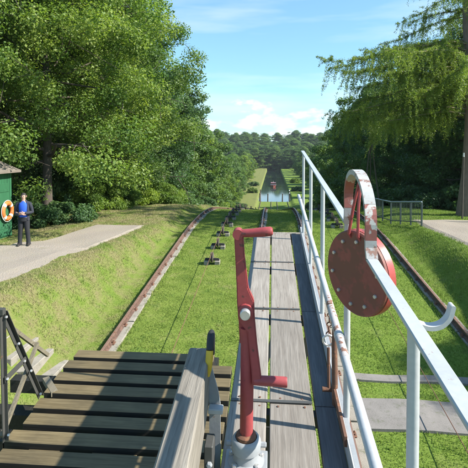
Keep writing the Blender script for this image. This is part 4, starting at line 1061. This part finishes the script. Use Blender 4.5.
# right side
rl = [(12.8, 31, 'lime', 0.72, 'dark lime tree right behind the larch'), (10.4, 37, 'alder', 0.66, 'dark alder left of the larch behind the footpath railing'), (15.5, 36, 'lime', 0.78, 'dark lime tree behind the larch trunk at the right edge'), (17, 29, 'alder', 0.66, 'dark alder at the right edge behind the larch'), (11.8, 45, 'lime', 0.78, 'dark lime tree behind the timber tripod'), (16.5, 45, 'alder', 0.8, 'dark alder deep in the right wood'), (20.5, 35, 'lime', 0.75, 'dark lime tree farthest right in the wood')]
for i, (x, y, k, s, lab) in enumerate(rl): put(k, x, y, i * 1.9 + 0.5, s, lab, 'tree', 'dark trees of the right wood')
RG = 'trees along the right side of the slope'
for i, (x, y, k, s) in enumerate([(11.0, 55, 'far2', 0.85), (11.5, 67, 'far1', 0.9), (12.5, 80, 'far2', 0.95), (13.5, 95, 'far1', 0.95), (14.5, 112, 'far3', 0.9), (16, 130, 'far1', 0.95), (20, 62, 'far1', 1.05), (22, 88, 'far2', 1.1), (24, 118, 'far1', 1.1)]):
    put(k, x, y, rng.random() * 6, s, ['nearest tree of the row down the right slope', 'second tree of the row down the right slope', 'third tree of the row down the right slope', 'fourth tree of the row down the right slope', 'light green tree low on the right slope', 'lowest tree of the row down the right slope', 'tree behind the right slope row, nearest', 'tree behind the right slope row, middle', 'tree behind the right slope row, farthest'][i], 'tree', RG)
for i, (x, y, k, s, lab) in enumerate([(8.9, 29.5, 'bush2', 1.0, 'dark bush on the grass behind the footpath railing'), (12.2, 28, 'bush2', 1.3, 'dark bush behind the larch trunk'), (9.2, 34.5, 'bush2', 1.3, 'dark bush under the alder right of the tripod'), (8.6, 40, 'bush2', 1.3, 'dark bush behind the tripod'), (15.5, 30, 'bush2', 1.5, 'dark bush at the right edge of the wood')]):
    put(k, x, y, i * 2.1, s, lab, 'bush', 'bushes along the right wood')
put('maple2', 17.2, 14.6, 2.0, 0.42, 'small maple on the right bank outside the view whose shadow lies on the grass', 'tree')
put('maple2', 15.3, 8.5, 3.4, 0.50, 'small maple on the right bank outside the view near the concrete slabs', 'tree')
# canal sides and far wood
for i in range(11):
    y = 158 + i * 19
    for s_, xo in ((-1, -15.5), (1, 18.5)):
        put(['far1', 'far2', 'far3'][(i * 2 + (s_ > 0)) % 3], xo + rng.uniform(-1.2, 1.2) * 1.5 + s_ * 0.012 * (y - 158), y + rng.uniform(-5, 5), rng.random() * 6, rng.uniform(0.8, 1.05), 'tree standing on the ' + ('left' if s_ < 0 else 'right') + ' bank of the far canal', 'tree', 'trees on the ' + ('left' if s_ < 0 else 'right') + ' canal bank')
for r_, (y, n, sp_) in enumerate([(385, 15, 8.5), (425, 17, 9.5), (480, 19, 11), (550, 21, 12)]):
    for i in range(n):
        x = 4 + (i - (n - 1) / 2) * sp_ + rng.uniform(-3, 3)
        put(['far1', 'far2', 'far1'][rng.randrange(3)], x, y + rng.uniform(-14, 14), rng.random() * 6, (lambda q: (q * 1.75, q * 1.75, q))(rng.uniform(0.95, 1.2)), 'distant tree of the wood that closes the valley', 'tree', 'far wood closing the valley')
for r_, (y, xo) in enumerate([(170, 30), (215, 32), (260, 36), (310, 38), (350, 40)]):
    for s_ in (-1, 1):
        put('far1', s_ * xo + rng.uniform(-3, 3), y, rng.random() * 6, 1.2, 'tall tree in the second row above the ' + ('left' if s_ < 0 else 'right') + ' canal bank', 'tree', 'second row above the ' + ('left' if s_ < 0 else 'right') + ' canal bank')

# ------------------------------------------------------------------ grass blades
def grass():
    rng = np.random.default_rng(9)
    N = 460000
    y = 5.5 + 32 * rng.random(N) ** 1.35; x = rng.uniform(-9.5, 9.5, N)
    keep = np.ones(N, bool)
    for rx in RAILX: keep &= ~((x > rx - 0.12) & (x < rx + 0.175))
    xr = np.clip(-6.45 + 0.125 * (y - 11), -7.4, -5.45)
    xlft = np.where(y < 14.7, -15.0, np.where(y < 15.3, -9.0, -8.3 + np.clip(y - 15.2, 0, 9) * 0.16)); keep &= ~((x < xr - 0.10 + 0.05 * np.sin(y * 9) + 0.04 * np.sin(y * 23)) & (y < 19.5) & (x > xlft + 0.10))
    keep &= ~((x > 6.85 - 0.06 * np.clip(y - 13, -2, 7)) & (x < 8.9 + 0.1 * (y - 13)) & (y > 11.1) & (y < 22.4))
    keep &= ~((x > 1.55) & (x < 4.3) & (((y > 8.1) & (y < 8.95)) | ((y > 9.55) & (y < 9.78))))
    keep &= ~((x > -5.8) & (x < -4.4) & (y > 8.75) & (y < 9.85))
    x, y = x[keep], y[keep]; n = len(x)
    clump = np.sin(x * 5.3 + 2 * np.sin(y * 3.1)) * np.sin(y * 4.7 + x) 
    h = (0.028 + 0.030 * rng.random(n)) * (1 + 0.35 * clump) * np.where(np.abs(x) > 4.6, 1.35, 1.0)
    edge = np.min(np.abs(x[:, None] - (np.array(RAILX) + 0.06)[None, :]), axis=1)
    h = h * np.where(edge < 0.30, 1.9, 1.0)
    z = ground(x, y) - 0.006
    a = rng.random(n) * 6.283; w = 0.006 + 0.005 * rng.random(n)
    ln = rng.normal(size=(n, 2)) * 0.45
    P = np.stack([x, y, z], 1); W = np.stack([np.cos(a) * w, np.sin(a) * w, np.zeros(n)], 1)
    T = P + np.stack([ln[:, 0] * h, ln[:, 1] * h, h], 1)
    V = np.stack([P - W, P + W, T], 1)
    me = quick_mesh('grass', V, 3, 'blade', rng.random(n))
    o = bpy.data.objects.new('grass', me); COL.objects.link(o); tag(o, 'short mown grass blades on slope and banks', 'grass', kind='stuff')
grass()

# ------------------------------------------------------------------ air: thin haze over the valley
hm = bpy.data.materials.new('haze'); hm.use_nodes = True; hn = hm.node_tree.nodes; hn.clear()
ho = hn.new('ShaderNodeOutputMaterial'); hv = hn.new('ShaderNodeVolumePrincipled')
hv.inputs['Color'].default_value = (0.86, 0.93, 1.0, 1); hv.inputs['Density'].default_value = 0.00014; hv.inputs['Anisotropy'].default_value = 0.2
hm.node_tree.links.new(hv.outputs[0], ho.inputs['Volume']); M['haze'] = hm
tag(MB().box((-910, -310, -40), (910, 2510, 46)).build('haze', 'haze'), 'thin pale haze in the valley air', kind='stuff')
